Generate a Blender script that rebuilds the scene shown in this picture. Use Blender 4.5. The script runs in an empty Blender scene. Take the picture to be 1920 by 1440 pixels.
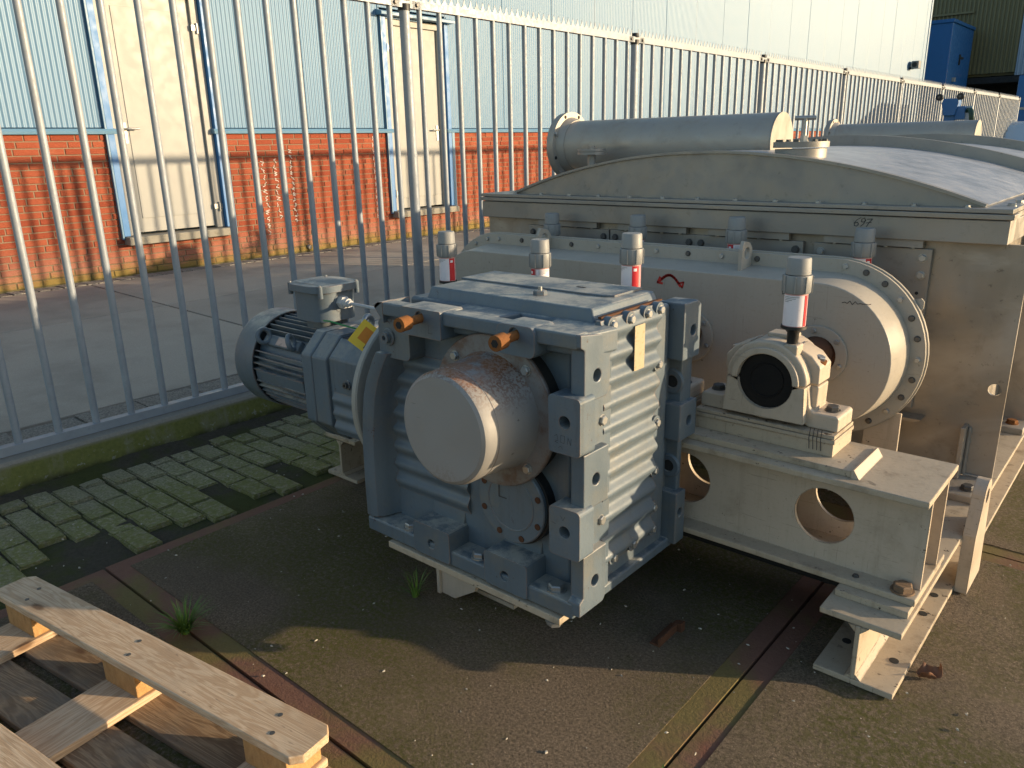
import bpy, bmesh, math, random
from mathutils import Vector, Matrix, Euler
from mathutils.geometry import delaunay_2d_cdt
random.seed(7)
R = math.radians
SC = bpy.context.scene
COL = SC.collection

# ---------------------------------------------------------------- camera
cd = bpy.data.cameras.new('camera'); cam = bpy.data.objects.new('camera', cd); COL.objects.link(cam)
_a, _b, _c = R(40.91), R(17.134), R(-1.2774)
_f = Vector((-math.sin(_a)*math.cos(_b), math.cos(_a)*math.cos(_b), -math.sin(_b)))
_r = Vector((math.cos(_a), math.sin(_a), 0)); _u = _r.cross(_f)
_rr = _r*math.cos(_c)+_u*math.sin(_c); _uu = -_r*math.sin(_c)+_u*math.cos(_c)
cam.matrix_world = Matrix((( _rr.x,_uu.x,-_f.x,0),(_rr.y,_uu.y,-_f.y,0),(_rr.z,_uu.z,-_f.z,1.4),(0,0,0,1)))
cd.sensor_width = 36; cd.lens = 1455.5/1920*36; cd.clip_start = .02; cd.clip_end = 500
SC.camera = cam
# ---------------------------------------------------------------- sky, sun, exposure
SUN_AZ, SUN_EL = R(33.0), R(9.6)          # azimuth from +X towards +Y
w = bpy.data.worlds.new('World'); SC.world = w; w.use_nodes = True
wn = w.node_tree; wn.nodes.clear()
sky = wn.nodes.new('ShaderNodeTexSky'); sky.sky_type = 'NISHITA'; sky.sun_disc = False
sky.sun_elevation = SUN_EL; sky.sun_rotation = math.pi/2-SUN_AZ
sky.air_density = 1.0; sky.dust_density = .8; sky.ozone_density = 1.4
bg = wn.nodes.new('ShaderNodeBackground'); bg.inputs[1].default_value = .15
wo = wn.nodes.new('ShaderNodeOutputWorld')
wn.links.new(sky.outputs[0], bg.inputs[0]); wn.links.new(bg.outputs[0], wo.inputs[0])
sl = bpy.data.lights.new('sun', 'SUN'); sl.energy = 4.0; sl.angle = R(.6); sl.color = (1, .78, .5)
sun = bpy.data.objects.new('sun', sl); COL.objects.link(sun)
_sd = Vector((math.cos(SUN_AZ)*math.cos(SUN_EL), math.sin(SUN_AZ)*math.cos(SUN_EL), math.sin(SUN_EL)))
sun.location = _sd*40; sun.rotation_euler = _sd.to_track_quat('Z', 'Y').to_euler()
SC.view_settings.view_transform = 'Standard'; SC.view_settings.look = 'None'
SC.view_settings.gamma = 1; SC.view_settings.exposure = .9
SC.view_settings.use_curve_mapping = False

# ---------------------------------------------------------------- mesh helpers
def inside(x, y, poly):
    r = False; j = len(poly)-1
    for i in range(len(poly)):
        (xi, yi), (xj, yj) = poly[i], poly[j]
        if (yi > y) != (yj > y) and x < (xj-xi)*(y-yi)/(yj-yi)+xi: r = not r
        j = i
    return r
class G:
    """collects faces in world coordinates"""
    def __init__(s): s.v = []; s.f = []; s.holed = False
    def add(s, vs, fs):
        o = len(s.v); s.v += [tuple(v) for v in vs]; s.f += [tuple(i+o for i in f) for f in fs]; return s
    def box(s, x0, x1, y0, y1, z0, z1):
        return s.add([(x,y,z) for z in (z0,z1) for y in (y0,y1) for x in (x0,x1)],
                     [(0,2,3,1),(4,5,7,6),(0,1,5,4),(2,6,7,3),(0,4,6,2),(1,3,7,5)])
    def hexa(s, bot, top):
        return s.add(list(bot)+list(top), [(3,2,1,0),(4,5,6,7),(0,1,5,4),(1,2,6,5),(2,3,7,6),(3,0,4,7)])
    def cyl(s, p0, p1, r0, r1=None, n=20, caps=True, ph=0):
        r1 = r0 if r1 is None else r1
        p0, p1 = Vector(p0), Vector(p1); d = (p1-p0).normalized()
        a = d.orthogonal().normalized() if abs(d.z) > .99 else d.cross(Vector((0,0,1))).normalized()
        b = d.cross(a); vs = []
        for p, r in ((p0,r0),(p1,r1)):
            for i in range(n):
                t = 2*math.pi*i/n+ph; vs.append(p+(a*math.cos(t)+b*math.sin(t))*r)
        fs = [(i,(i+1)%n,n+(i+1)%n,n+i) for i in range(n)]
        if caps: fs += [tuple(range(n-1,-1,-1)), tuple(range(n,2*n))]
        return s.add(vs, fs)
    def lathe(s, prof, c, ax, n=40, closed=False):
        """prof: (t along axis, r); ax axis vector"""
        c = Vector(c); d = Vector(ax).normalized()
        a = d.orthogonal().normalized(); b = d.cross(a); vs = []; fs = []
        for t, r in prof:
            for i in range(n):
                q = 2*math.pi*i/n; vs.append(c+d*t+(a*math.cos(q)+b*math.sin(q))*max(r,1e-4))
        m = len(prof)
        for j in range(m-1 if not closed else m):
            k = (j+1) % m
            for i in range(n): fs.append((j*n+i, j*n+(i+1)%n, k*n+(i+1)%n, k*n+i))
        return s.add(vs, fs)
    def prism(s, poly, axis, a0, a1, holes=()):
        """poly in the two other axes (order x,y / x,z / y,z) extruded along axis"""
        def mk(p, a):
            if axis == 'x': return (a, p[0], p[1])
            if axis == 'y': return (p[0], a, p[1])
            return (p[0], p[1], a)
        s.holed = s.holed or bool(holes)
        loops = [list(poly)]+[list(h) for h in holes]
        flat = [p for l in loops for p in l]; n = len(flat)
        vs = [mk(p,a0) for p in flat]+[mk(p,a1) for p in flat]; fs = []
        if holes or len(poly) > 4:
            es = []; o = 0
            for l in loops:
                es += [(o+i, o+(i+1)%len(l)) for i in range(len(l))]; o += len(l)
            r = delaunay_2d_cdt([Vector((p[0],p[1])) for p in flat], es, [], 0, 1e-7)
            mp = [q[0] if q else 0 for q in r[3]]
            for t in r[2]:
                t = [mp[i] for i in t]; cx_ = sum(flat[i][0] for i in t)/3; cy_ = sum(flat[i][1] for i in t)/3
                if not inside(cx_, cy_, loops[0]) or any(inside(cx_, cy_, h) for h in loops[1:]): continue
                fs.append(tuple(t)); fs.append(tuple(n+i for i in reversed(t)))
        else:
            fs.append(tuple(range(n))); fs.append(tuple(range(2*n-1,n-1,-1)))
        o = 0
        for l in loops:
            m = len(l)
            for i in range(m): fs.append((o+i, o+(i+1)%m, n+o+(i+1)%m, n+o+i))
            o += m
        return s.add(vs, fs)
    def tube(s, pts, r, n=10, rr=None):
        pts = [Vector(p) for p in pts]; m = len(pts); vs = []; fs = []; up = None
        for k, p in enumerate(pts):
            d = (pts[min(k+1,m-1)]-pts[max(k-1,0)]).normalized()
            if up is None: up = d.orthogonal().normalized()
            up = (up-d*up.dot(d)).normalized(); b = d.cross(up); q = rr[k] if rr else r
            for i in range(n):
                t = 2*math.pi*i/n; vs.append(p+(up*math.cos(t)+b*math.sin(t))*q)
        for k in range(m-1):
            for i in range(n): fs.append((k*n+i,k*n+(i+1)%n,(k+1)*n+(i+1)%n,(k+1)*n+i))
        fs += [tuple(range(n-1,-1,-1)), tuple(range((m-1)*n,m*n))]
        return s.add(vs, fs)
    def torus(s, c, ax, R0, r, n=28, m=10):
        return s.lathe([(r*math.sin(2*math.pi*i/m), R0+r*math.cos(2*math.pi*i/m)) for i in range(m)], c, ax, n, True)

def circ(cx, cy, r, n=24, a0=0, a1=360):
    full = abs(a1-a0) >= 360
    return [(cx+r*math.cos(R(a0+(a1-a0)*i/(n if full else n-1))), cy+r*math.sin(R(a0+(a1-a0)*i/(n if full else n-1)))) for i in range(n)]
def rrect(x0, x1, y0, y1, r, n=5):
    o = []
    for cx, cy, a in ((x1-r,y1-r,0),(x0+r,y1-r,90),(x0+r,y0+r,180),(x1-r,y0+r,270)):
        o += [(cx+r*math.cos(R(a+90*i/(n-1))), cy+r*math.sin(R(a+90*i/(n-1)))) for i in range(n)]
    return o

MESH = {}
def mesh_of(name, g, smooth=38):
    me = bpy.data.meshes.new(name); me.from_pydata(g.v, [], g.f)
    bm = bmesh.new(); bm.from_mesh(me); bmesh.ops.recalc_face_normals(bm, faces=bm.faces); bm.to_mesh(me); bm.free()
    if smooth:
        me.polygons.foreach_set('use_smooth', [True]*len(me.polygons)); me.set_sharp_from_angle(angle=R(smooth))
    me.update(); return me
def obj(name, g, mat, parent=None, bevel=0, smooth=38, seg=2, local=False):
    L = Vector((0,0,0))
    if parent is not None and not local:
        p = parent
        while p is not None: L += p.location; p = p.parent
    if L.length > 0: g.v = [(x-L.x, y-L.y, z-L.z) for x, y, z in g.v]
    if g.holed and bevel: smooth = 0
    me = mesh_of(name, g, smooth); me.materials.append(mat)
    o = bpy.data.objects.new(name, me); COL.objects.link(o); o.parent = parent
    if bevel:
        b = o.modifiers.new('bevel', 'BEVEL'); b.width = bevel; b.segments = seg; b.limit_method = 'ANGLE'; b.angle_limit = R(40); b.harden_normals = bool(smooth)
    return o
def inst(name, me, parent, p, rot=(0,0,0), sc=(1,1,1), mat=None):
    """a further object on shared mesh data; p in world coordinates"""
    L = Vector((0,0,0)); q = parent
    while q is not None: L += q.location; q = q.parent
    o = bpy.data.objects.new(name, me); COL.objects.link(o); o.parent = parent
    o.location = Vector(p)-L; o.rotation_euler = rot; o.scale = sc
    if mat is not None:
        o.material_slots[0].link = 'OBJECT'; o.material_slots[0].material = mat
    return o
def tag(o, label=None, cat=None, group=None, kind=None):
    if label: o['label'] = label
    if cat: o['category'] = cat
    if group: o['group'] = group
    if kind: o['kind'] = kind
    return o
def thing(name, label, cat, loc, group=None, rz=0):
    o = bpy.data.objects.new(name, None); COL.objects.link(o); o.location = loc; o.rotation_euler = (0,0,rz)
    o.empty_display_size = .1
    return tag(o, label, cat, group)
def along(ax):
    return Vector(ax).to_track_quat('Z', 'Y').to_euler()

# ---------------------------------------------------------------- material helpers
class NT:
    def __init__(s, name):
        s.m = bpy.data.materials.new(name); s.m.use_nodes = True; s.t = s.m.node_tree; s.t.nodes.clear()
        s.out = s.n('ShaderNodeOutputMaterial'); s.b = s.n('ShaderNodeBsdfPrincipled')
        s.t.links.new(s.b.outputs[0], s.out.inputs[0])
        s.tc = s.n('ShaderNodeTexCoord'); s.oi = s.n('ShaderNodeObjectInfo')
        s.co = s.tc.outputs['Object']
    def n(s, t, **k):
        x = s.t.nodes.new(t)
        for a, v in k.items(): setattr(x, a, v)
        return x
    def l(s, a, b): s.t.links.new(a, b)
    def put(s, sock, v):
        if hasattr(v, 'is_output'): s.l(v, sock)
        else:
            if isinstance(v, (tuple, list)) and len(v) == 3 and sock.type == 'RGBA': v = (*v, 1)
            sock.default_value = v
    def world(s):
        g = s.n('ShaderNodeNewGeometry'); s.co = g.outputs['Position']; return s
    def jitter(s, k=7.0):
        """shift the pattern per object"""
        c = s.n('ShaderNodeCombineXYZ'); m = s.math('MULTIPLY', s.oi.outputs['Random'], k)
        s.l(m, c.inputs[0]); s.l(m, c.inputs[1]); s.l(m, c.inputs[2])
        a = s.n('ShaderNodeVectorMath', operation='ADD'); s.l(s.co, a.inputs[0]); s.l(c.outputs[0], a.inputs[1]); s.co = a.outputs[0]; return s
    def scaled(s, v):
        a = s.n('ShaderNodeVectorMath', operation='MULTIPLY'); s.l(s.co, a.inputs[0]); a.inputs[1].default_value = v; return a.outputs[0]
    def noise(s, scale, detail=4, rough=.55, co=None, dist=0):
        x = s.n('ShaderNodeTexNoise'); s.l(co or s.co, x.inputs['Vector'])
        x.inputs['Scale'].default_value = scale; x.inputs['Detail'].default_value = detail; x.inputs['Roughness'].default_value = rough
        x.inputs['Distortion'].default_value = dist; return x.outputs[0]
    def vor(s, scale, co=None, feature='F1'):
        x = s.n('ShaderNodeTexVoronoi', feature=feature); s.l(co or s.co, x.inputs['Vector']); x.inputs['Scale'].default_value = scale; return x.outputs['Distance']
    def math(s, op, a, b=0.0, clamp=False):
        x = s.n('ShaderNodeMath', operation=op, use_clamp=clamp); s.put(x.inputs[0], a); s.put(x.inputs[1], b); return x.outputs[0]
    def ramp(s, v, lo, hi, a=0.0, b=1.0):
        x = s.n('ShaderNodeMapRange', interpolation_type='SMOOTHSTEP'); s.put(x.inputs[0], v)
        for i, q in zip((1,2,3,4), (lo,hi,a,b)): x.inputs[i].default_value = q
        return x.outputs[0]
    def mix(s, f, a, b):
        x = s.n('ShaderNodeMix', data_type='RGBA'); s.put(x.inputs[0], f); s.put(x.inputs[6], a); s.put(x.inputs[7], b); return x.outputs[2]
    def sep(s, co=None):
        x = s.n('ShaderNodeSeparateXYZ'); s.l(co or s.co, x.inputs[0]); return x.outputs
    def bump(s, h, strength=.2, dist=.01):
        x = s.n('ShaderNodeBump'); x.inputs['Strength'].default_value = strength; x.inputs['Distance'].default_value = dist
        s.l(h, x.inputs['Height']); s.l(x.outputs[0], s.b.inputs['Normal']); return x
    def edge(s, r=.004, lo=.02, hi=.25):
        """mask of convex and concave edges"""
        bv = s.n('ShaderNodeBevel', samples=4); bv.inputs[0].default_value = r
        g = s.n('ShaderNodeNewGeometry'); d = s.n('ShaderNodeVectorMath', operation='DOT_PRODUCT')
        s.l(bv.outputs[0], d.inputs[0]); s.l(g.outputs['Normal'], d.inputs[1])
        return s.ramp(s.math('SUBTRACT', 1.0, d.outputs['Value']), lo, hi)
    def fin(s, col, rough=.5, metal=0.0, spec=None):
        s.put(s.b.inputs['Base Color'], col); s.put(s.b.inputs['Roughness'], rough); s.put(s.b.inputs['Metallic'], metal)
        if spec is not None: s.b.inputs['Specular IOR Level'].default_value = spec
        return s.m
def mulc(c, k): return tuple(min(1, x*k) for x in c)

def paint(name, col, rough=.45, dirt=(.09,.075,.055), dirt_amt=.35, chip=None, chip_amt=.0, edge=0.0, edge_col=(.11,.05,.025), var=.12, bump=.12, grime_scale=5, spec=.4, streak=0.0, scratch=0.0):
    t = NT(name).jitter(3.1)
    c = t.mix(t.noise(2.3, 5), mulc(col,1-var), mulc(col,1+var))
    d = t.ramp(t.noise(grime_scale, 9, .68), .5, .78, 0, dirt_amt); c = t.mix(d, c, dirt)
    if streak:
        st = t.ramp(t.noise(1, 6, .7, t.scaled((30,30,1.6))), .5, .75, 0, streak); c = t.mix(st, c, dirt)
    fine = t.noise(95, 3, .6); c = t.mix(t.ramp(fine, .55, .8, 0, .22), c, mulc(dirt,.8))
    if chip:
        k = t.math('MULTIPLY', t.ramp(t.noise(38, 5, .6), .66-.08*chip_amt, .69-.08*chip_amt), t.ramp(t.noise(3.2, 3), .42, .55)); c = t.mix(k, c, chip)
    if scratch:
        a_ = t.ramp(t.noise(9, 2, .5, t.scaled((1.2,1.2,22)), 1.5), .69, .71); b_ = t.ramp(t.noise(8, 2, .5, t.scaled((20,20,1.1)), 1.2), .70, .72)
        c = t.mix(t.math('MULTIPLY', t.math('MAXIMUM', a_, b_), scratch), c, (.09,.07,.05))
    if edge:
        e = t.math('MULTIPLY', t.edge(.006), t.ramp(t.noise(16, 6, .7), .44-.1*edge, .58)); e = t.math('MULTIPLY', e, edge, True); c = t.mix(e, c, edge_col)
    t.bump(t.noise(60, 6, .6), bump, .004)
    return t.fin(c, t.ramp(t.noise(9, 5), .3, .7, rough-.08, rough+.12), 0, spec)

def metal(name, col, rough=.42, met=.65, stain=(.16,.1,.05), stain_amt=.3, scale=2.2, brush=None, dark=.5, spots=0.0, spot_col=(.2,.07,.02)):
    t = NT(name).jitter(2.3)
    c = t.mix(t.noise(scale, 6, .62), mulc(col,.72), mulc(col,1.15))
    c = t.mix(t.ramp(t.noise(scale*1.7, 8, .7, dist=.6), .48, .72, 0, stain_amt), c, stain)
    c = t.mix(t.ramp(t.noise(scale*9, 8, .72), .56, .74, 0, dark), c, mulc(col,.35))
    if spots:
        c = t.mix(t.math('MULTIPLY', t.ramp(t.noise(140, 4, .6), .58, .64), t.ramp(t.noise(4, 4), .5, .7)), c, spot_col)
    h = t.noise(1, 3, .6, t.scaled(brush)) if brush else t.noise(120, 3)
    t.bump(h, .06, .002)
    return t.fin(c, t.ramp(t.noise(scale*4, 6, .65), .3, .75, rough-.12, rough+.18), met)
# ---------------------------------------------------------------- materials
def m_bluegrey():
    t = NT('blue_grey_paint').jitter(1.3)
    col = (.1,.13,.157)
    c = t.mix(t.noise(2.3, 5), mulc(col,.78), mulc(col,1.24))
    c = t.mix(t.ramp(t.noise(6, 9, .72), .47, .72, 0, .55), c, (.17,.155,.12))
    c = t.mix(t.ramp(t.noise(1, 6, .7, t.scaled((26,26,2))), .52, .72, 0, .45), c, (.075,.085,.09))
    g = t.n('ShaderNodeNewGeometry'); up = t.sep(g.outputs['Normal'])[2]
    dust = t.math('MULTIPLY', t.ramp(up, .6, .98), t.ramp(t.noise(6, 9, .75), .42, .6)); c = t.mix(t.math('MULTIPLY', dust, .85), c, (.44,.41,.35))
    c = t.mix(t.ramp(t.noise(95, 3, .6), .55, .8, 0, .3), c, (.07,.07,.06))
    k = t.math('MULTIPLY', t.ramp(t.noise(34, 6, .65), .665, .69), t.ramp(t.noise(3.1, 3), .45, .58)); c = t.mix(k, c, (.06,.035,.025))
    e = t.math('MULTIPLY', t.edge(.006, .015, .18), t.ramp(t.noise(14, 6, .7), .42, .55)); c = t.mix(t.math('MULTIPLY', e, .85), c, (.23,.12,.07))
    t.bump(t.noise(70, 6, .65), .2, .004)
    return t.fin(c, t.ramp(t.noise(9, 5), .3, .7, .36, .55), 0, .45)
M = {}
M['gear'] = m_bluegrey()
M['white'] = paint('cream_white_paint', (.47,.39,.305), .42, dirt=(.2,.155,.095), dirt_amt=.5, chip=(.07,.05,.035), chip_amt=-.25, edge=.8, edge_col=(.1,.065,.04), var=.1, bump=.12, streak=.25, scratch=.35)
M['case'] = paint('grey_white_case_paint', (.37,.335,.285), .38, dirt=(.22,.17,.1), dirt_amt=.25, chip=(.06,.045,.03), chip_amt=-.35, edge=.3, edge_col=(.2,.15,.1), var=.08, bump=.06, streak=.12, scratch=.25)
M['dirtywhite'] = paint('dirty_white_paint', (.42,.345,.255), .6, dirt=(.12,.085,.05), dirt_amt=.9, chip=(.05,.035,.025), chip_amt=.25, edge=.9, edge_col=(.1,.06,.03), var=.14, bump=.2, grime_scale=7, streak=.3, scratch=.5)
M['stain'] = metal('stained_stainless', (.27,.24,.205), .42, .5, stain=(.15,.088,.042), stain_amt=.7, scale=1.6, brush=(4,4,90))
def m_tank():
    t = NT('stained_stainless').world()
    c = t.mix(t.ramp(t.noise(1.7, 5, .55, dist=1.6), .3, .7), (.25,.215,.175), (.40,.355,.305))
    c = t.mix(t.ramp(t.noise(3.1, 6, .6, dist=1.0), .55, .75, 0, .6), c, (.46,.42,.365))
    c = t.mix(t.ramp(t.noise(5, 8, .7, dist=.5), .54, .72, 0, .5), c, (.16,.13,.1))
    c = t.mix(t.ramp(t.noise(40, 6, .7), .6, .7, 0, .5), c, (.07,.055,.045))
    t.bump(t.noise(1, 3, .6, t.scaled((4,4,90))), .05, .002)
    return t.fin(c, t.ramp(t.noise(7, 6, .65), .3, .75, .3, .6), .4)
M['stain'] = m_tank()
M['stain2'] = metal('grey_stainless', (.31,.285,.255), .45, .4, stain=(.2,.165,.13), stain_amt=.3, scale=2.5, brush=(60,8,8))
M['dome'] = metal('bare_stainless_sheet', (.42,.42,.43), .4, .5, stain=(.3,.3,.3), stain_amt=.12, scale=2, brush=(6,90,6), dark=.12)
M['pipe'] = metal('stainless_pipe', (.4,.36,.31), .48, .35, stain=(.3,.23,.17), stain_amt=.5, scale=2.4, brush=(3,60,60), dark=.3)
M['bolt'] = metal('zinc_bolt', (.42,.42,.41), .4, .75, stain=(.14,.1,.06), stain_amt=.4, scale=20)
M['darkbolt'] = metal('dark_bolt', (.11,.105,.1), .5, .5, stain=(.1,.05,.02), stain_amt=.4, scale=20)
M['rustbolt'] = paint('rusted_bolt', (.21,.085,.028), .85, dirt=(.09,.035,.015), dirt_amt=.8, var=.3, bump=.6, grime_scale=25, spec=.2)
M['rustfoot'] = paint('rust_stained_bolt', (.2,.13,.08), .7, dirt=(.16,.06,.02), dirt_amt=.8, var=.3, bump=.4, grime_scale=18, spec=.3)
M['rustmetal'] = paint('rust', (.1,.046,.026), .85, dirt=(.05,.025,.015), dirt_amt=.7, var=.3, bump=.5, grime_scale=12, spec=.2)
M['galv'] = metal('galvanised_steel', (.29,.315,.345), .52, .15, stain=(.2,.22,.245), stain_amt=.5, scale=9, dark=.25)
M['black'] = paint('black_plastic', (.012,.012,.013), .45, dirt=(.04,.035,.03), dirt_amt=.3, var=.1, bump=.05)
M['seal'] = paint('black_rubber_seal', (.006,.006,.007), .55, dirt=(.02,.015,.012), dirt_amt=.4, var=.2, bump=.3, grime_scale=14, spec=.25)
M['dark'] = paint('dark_gap', (.02,.02,.02), .9, var=.1)
M['capgrey'] = paint('grey_plastic', (.25,.25,.245), .5, dirt=(.14,.13,.12), dirt_amt=.2, var=.06, bump=.04)
M['label'] = paint('white_label', (.74,.68,.7), .4, dirt=(.3,.25,.22), dirt_amt=.25, var=.03, bump=.03, grime_scale=14)
M['red'] = paint('red_label', (.5,.015,.025), .4, dirt=(.2,.02,.02), dirt_amt=.2, var=.05, bump=.02)
M['ink'] = paint('black_marker_ink', (.045,.045,.047), .6, var=.05, dirt_amt=.1)
M['redink'] = paint('red_marker_paint', (.5,.02,.015), .5, var=.1, dirt_amt=.15)
M['chalk'] = paint('white_chalk', (.6,.56,.52), .9, dirt=(.3,.12,.07), dirt_amt=.8, var=.1, grime_scale=40)
M['tag'] = paint('yellow_tag', (.75,.5,.03), .4, dirt=(.5,.3,.02), dirt_amt=.2, var=.05, bump=.03)
M['orange'] = paint('orange_print', (.6,.2,.01), .5, var=.05, dirt_amt=.1)
M['green'] = paint('green_tie', (.02,.2,.05), .4, var=.1, dirt_amt=.1)
M['hose'] = paint('dark_green_hose', (.012,.045,.03), .4, var=.1, dirt_amt=.1)
M['cable'] = paint('grey_cable', (.4,.4,.4), .4, var=.05, dirt_amt=.2)

def m_cap():
    t = NT('rust_speckled_steel')
    c = t.mix(t.noise(3, 6), (.22,.212,.205), (.29,.28,.272))
    g = t.n('ShaderNodeNewGeometry'); x, y, z = t.sep()
    nz = t.sep(g.outputs['Normal'])[2]; ny = t.sep(g.outputs['Normal'])[1]
    top = t.math('MULTIPLY', t.ramp(nz, .2, .9), t.ramp(t.noise(7, 5, .6), .2, .6))
    speck = t.ramp(t.noise(120, 3, .65), .47, .54)
    near = t.math('ADD', t.math('MULTIPLY', top, 1.0), t.ramp(t.noise(4, 4), .58, .8, 0, .5), True)
    c = t.mix(t.math('MULTIPLY', speck, near), c, (.12,.045,.016))
    patch = t.math('MULTIPLY', t.ramp(nz, .7, .98), t.ramp(t.noise(14, 7, .7), .38, .55)); c = t.mix(t.math('MULTIPLY', patch, .6), c, (.3,.12,.04))
    e = t.math('MULTIPLY', t.edge(.012, .01, .2), t.ramp(t.noise(16, 6), .4, .65)); c = t.mix(t.math('MULTIPLY', e, .7), c, (.16,.08,.045))
    c = t.mix(t.ramp(t.noise(60, 2, .5, t.scaled((.12,1,1))), .72, .75, 0, .6), c, (.05,.045,.045))
    t.bump(t.noise(150, 4), .1, .002)
    return t.fin(c, t.ramp(t.noise(12, 5), .3, .7, .42, .65), .12)
M['cap'] = m_cap()
def m_capflange():
    t = NT('rusty_flange_steel')
    c = t.mix(t.noise(5, 6), (.17,.162,.16), (.235,.225,.22))
    z = t.sep()[2]
    k = t.ramp(t.math('ADD', t.math('MULTIPLY', z, -1.6), t.math('MULTIPLY', t.noise(9, 7, .7), .9)), -.55, .05)
    c = t.mix(t.math('MULTIPLY', k, .0), c, (.14,.07,.04))
    c = t.mix(t.ramp(t.noise(8, 8, .72), .46, .62, 0, .75), c, (.13,.065,.035))
    e = t.math('MULTIPLY', t.edge(.012, .01, .2), t.ramp(t.noise(14, 6), .35, .6)); c = t.mix(e, c, (.14,.06,.025))
    t.bump(t.noise(120, 4), .15, .002)
    return t.fin(c, .6, .35)
M['capflange'] = m_capflange()

def m_slab(name, base, moss=.5, wet=.35):
    t = NT(name).world()
    agg = t.noise(125, 5, .8)
    c = t.mix(t.ramp(agg, .3, .7), mulc(base,.42), mulc(base,1.65))
    c = t.mix(t.ramp(t.noise(210, 2), .63, .7, 0, .7), c, mulc(base,2.6))
    c = t.mix(t.ramp(t.noise(130, 3, .6, t.scaled((1,1.4,1))), .34, .42, .55, 0), c, mulc(base,.2))
    c = t.mix(t.ramp(t.noise(1.3, 6, .6), .38, .68, 0, .55), c, mulc(base,.55))
    c = t.mix(t.ramp(t.noise(3.2, 7, .68), .52, .72, 0, .5), c, mulc(base,1.5))
    mm = t.math('MULTIPLY', t.ramp(t.noise(1.15, 6, .62, dist=.4), .40, .6), t.ramp(t.noise(70, 5, .7), .35, .6))
    c = t.mix(t.math('MULTIPLY', mm, moss), c, (.11,.108,.02))
    c = t.mix(t.ramp(t.noise(2.2, 7, .7, dist=1.2), .6, .75, 0, wet), c, mulc(base,.3))
    h = t.math('ADD', t.math('MULTIPLY', t.noise(125, 5, .8), 1.0), t.math('MULTIPLY', t.noise(18, 3), .35))
    t.bump(h, 1.0, .02)
    return t.fin(c, .88, 0, .25)
M['slab'] = m_slab('yard_concrete', (.225,.168,.115), .9)
M['apron'] = None
def m_apron():
    t = NT('apron_concrete').world()
    c = t.mix(t.noise(160, 4, .7), (.2,.175,.145), (.52,.455,.38))
    c = t.mix(t.ramp(t.noise(1.1, 6, .6), .4, .65, 0, .45), c, (.15,.135,.115))
    c = t.mix(t.ramp(t.noise(3.5, 7, .7), .55, .72, 0, .35), c, (.42,.37,.31))
    c = t.mix(t.ramp(t.oi.outputs['Random'], 0, 1, 0, .35), c, (.17,.15,.13))
    t.bump(t.noise(140, 4, .7), .3, .006)
    return t.fin(c, .9, 0, .25)
M['apron'] = m_apron()
def m_paver(name, base, moss):
    t = NT(name).world()
    c = t.mix(t.ramp(t.noise(95, 5, .8), .3, .7), mulc(base,.4), mulc(base,1.6))
    c = t.mix(t.ramp(t.oi.outputs['Random'], 0, 1, 0, .35), c, mulc(base,.6))
    x = t.sep()[0]
    k = t.math('ADD', t.ramp(x, -3.5, -2.95, 0, .3), t.math('MULTIPLY', t.noise(2.4, 6, .62), 1.0))
    k = t.ramp(k, .4, .75, .3, 1.0)
    k = t.math('MULTIPLY', k, t.ramp(t.noise(45, 5, .7), .25, .6)); k = t.math('MULTIPLY', k, moss)
    c = t.mix(k, c, (.19,.195,.05))
    t.bump(t.noise(90, 5, .8), .9, .014)
    return t.fin(c, .92, 0, .2)
M['paver'] = m_paver('mossy_paver', (.36,.315,.225), .85)
M['paver2'] = m_paver('grey_paver', (.27,.25,.22), .0)
def m_soil():
    t = NT('dark_soil').world()
    c = t.mix(t.noise(60, 6, .75), (.03,.026,.02), (.13,.11,.08))
    c = t.mix(t.ramp(t.noise(3, 6, .65), .45, .62, 0, .8), c, (.07,.08,.02))
    c = t.mix(t.ramp(t.noise(260, 2), .7, .74, 0, .6), c, (.25,.22,.18))
    t.bump(t.noise(45, 8, .75), 1, .02)
    return t.fin(c, .95, 0, .15)
M['soil'] = m_soil()
def m_kerb():
    t = NT('mossy_kerb_concrete').world()
    x, y, z = t.sep()
    c = t.mix(t.noise(80, 5, .7), (.19,.17,.14), (.31,.28,.235))
    g = t.n('ShaderNodeNewGeometry'); nx = t.sep(g.outputs['Normal'])[0]
    band = t.math('MULTIPLY', t.ramp(z, .15, .125), t.ramp(t.noise(6, 6, .7, t.scaled((1,1,.35))), .22, .5))
    spots = t.ramp(t.noise(26, 4, .65), .59, .63)
    c = t.mix(t.math('MULTIPLY', band, .92), c, t.mix(t.noise(60, 4), (.09,.098,.018), (.21,.215,.055)))
    c = t.mix(t.math('MULTIPLY', spots, t.ramp(z, .12, .06)), c, (.27,.26,.2))
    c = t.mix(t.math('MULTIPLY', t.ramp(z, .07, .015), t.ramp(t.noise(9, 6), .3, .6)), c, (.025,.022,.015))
    t.bump(t.noise(70, 6, .7), .7, .01)
    return t.fin(c, .93, 0, .2)
M['kerb'] = m_kerb()
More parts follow.
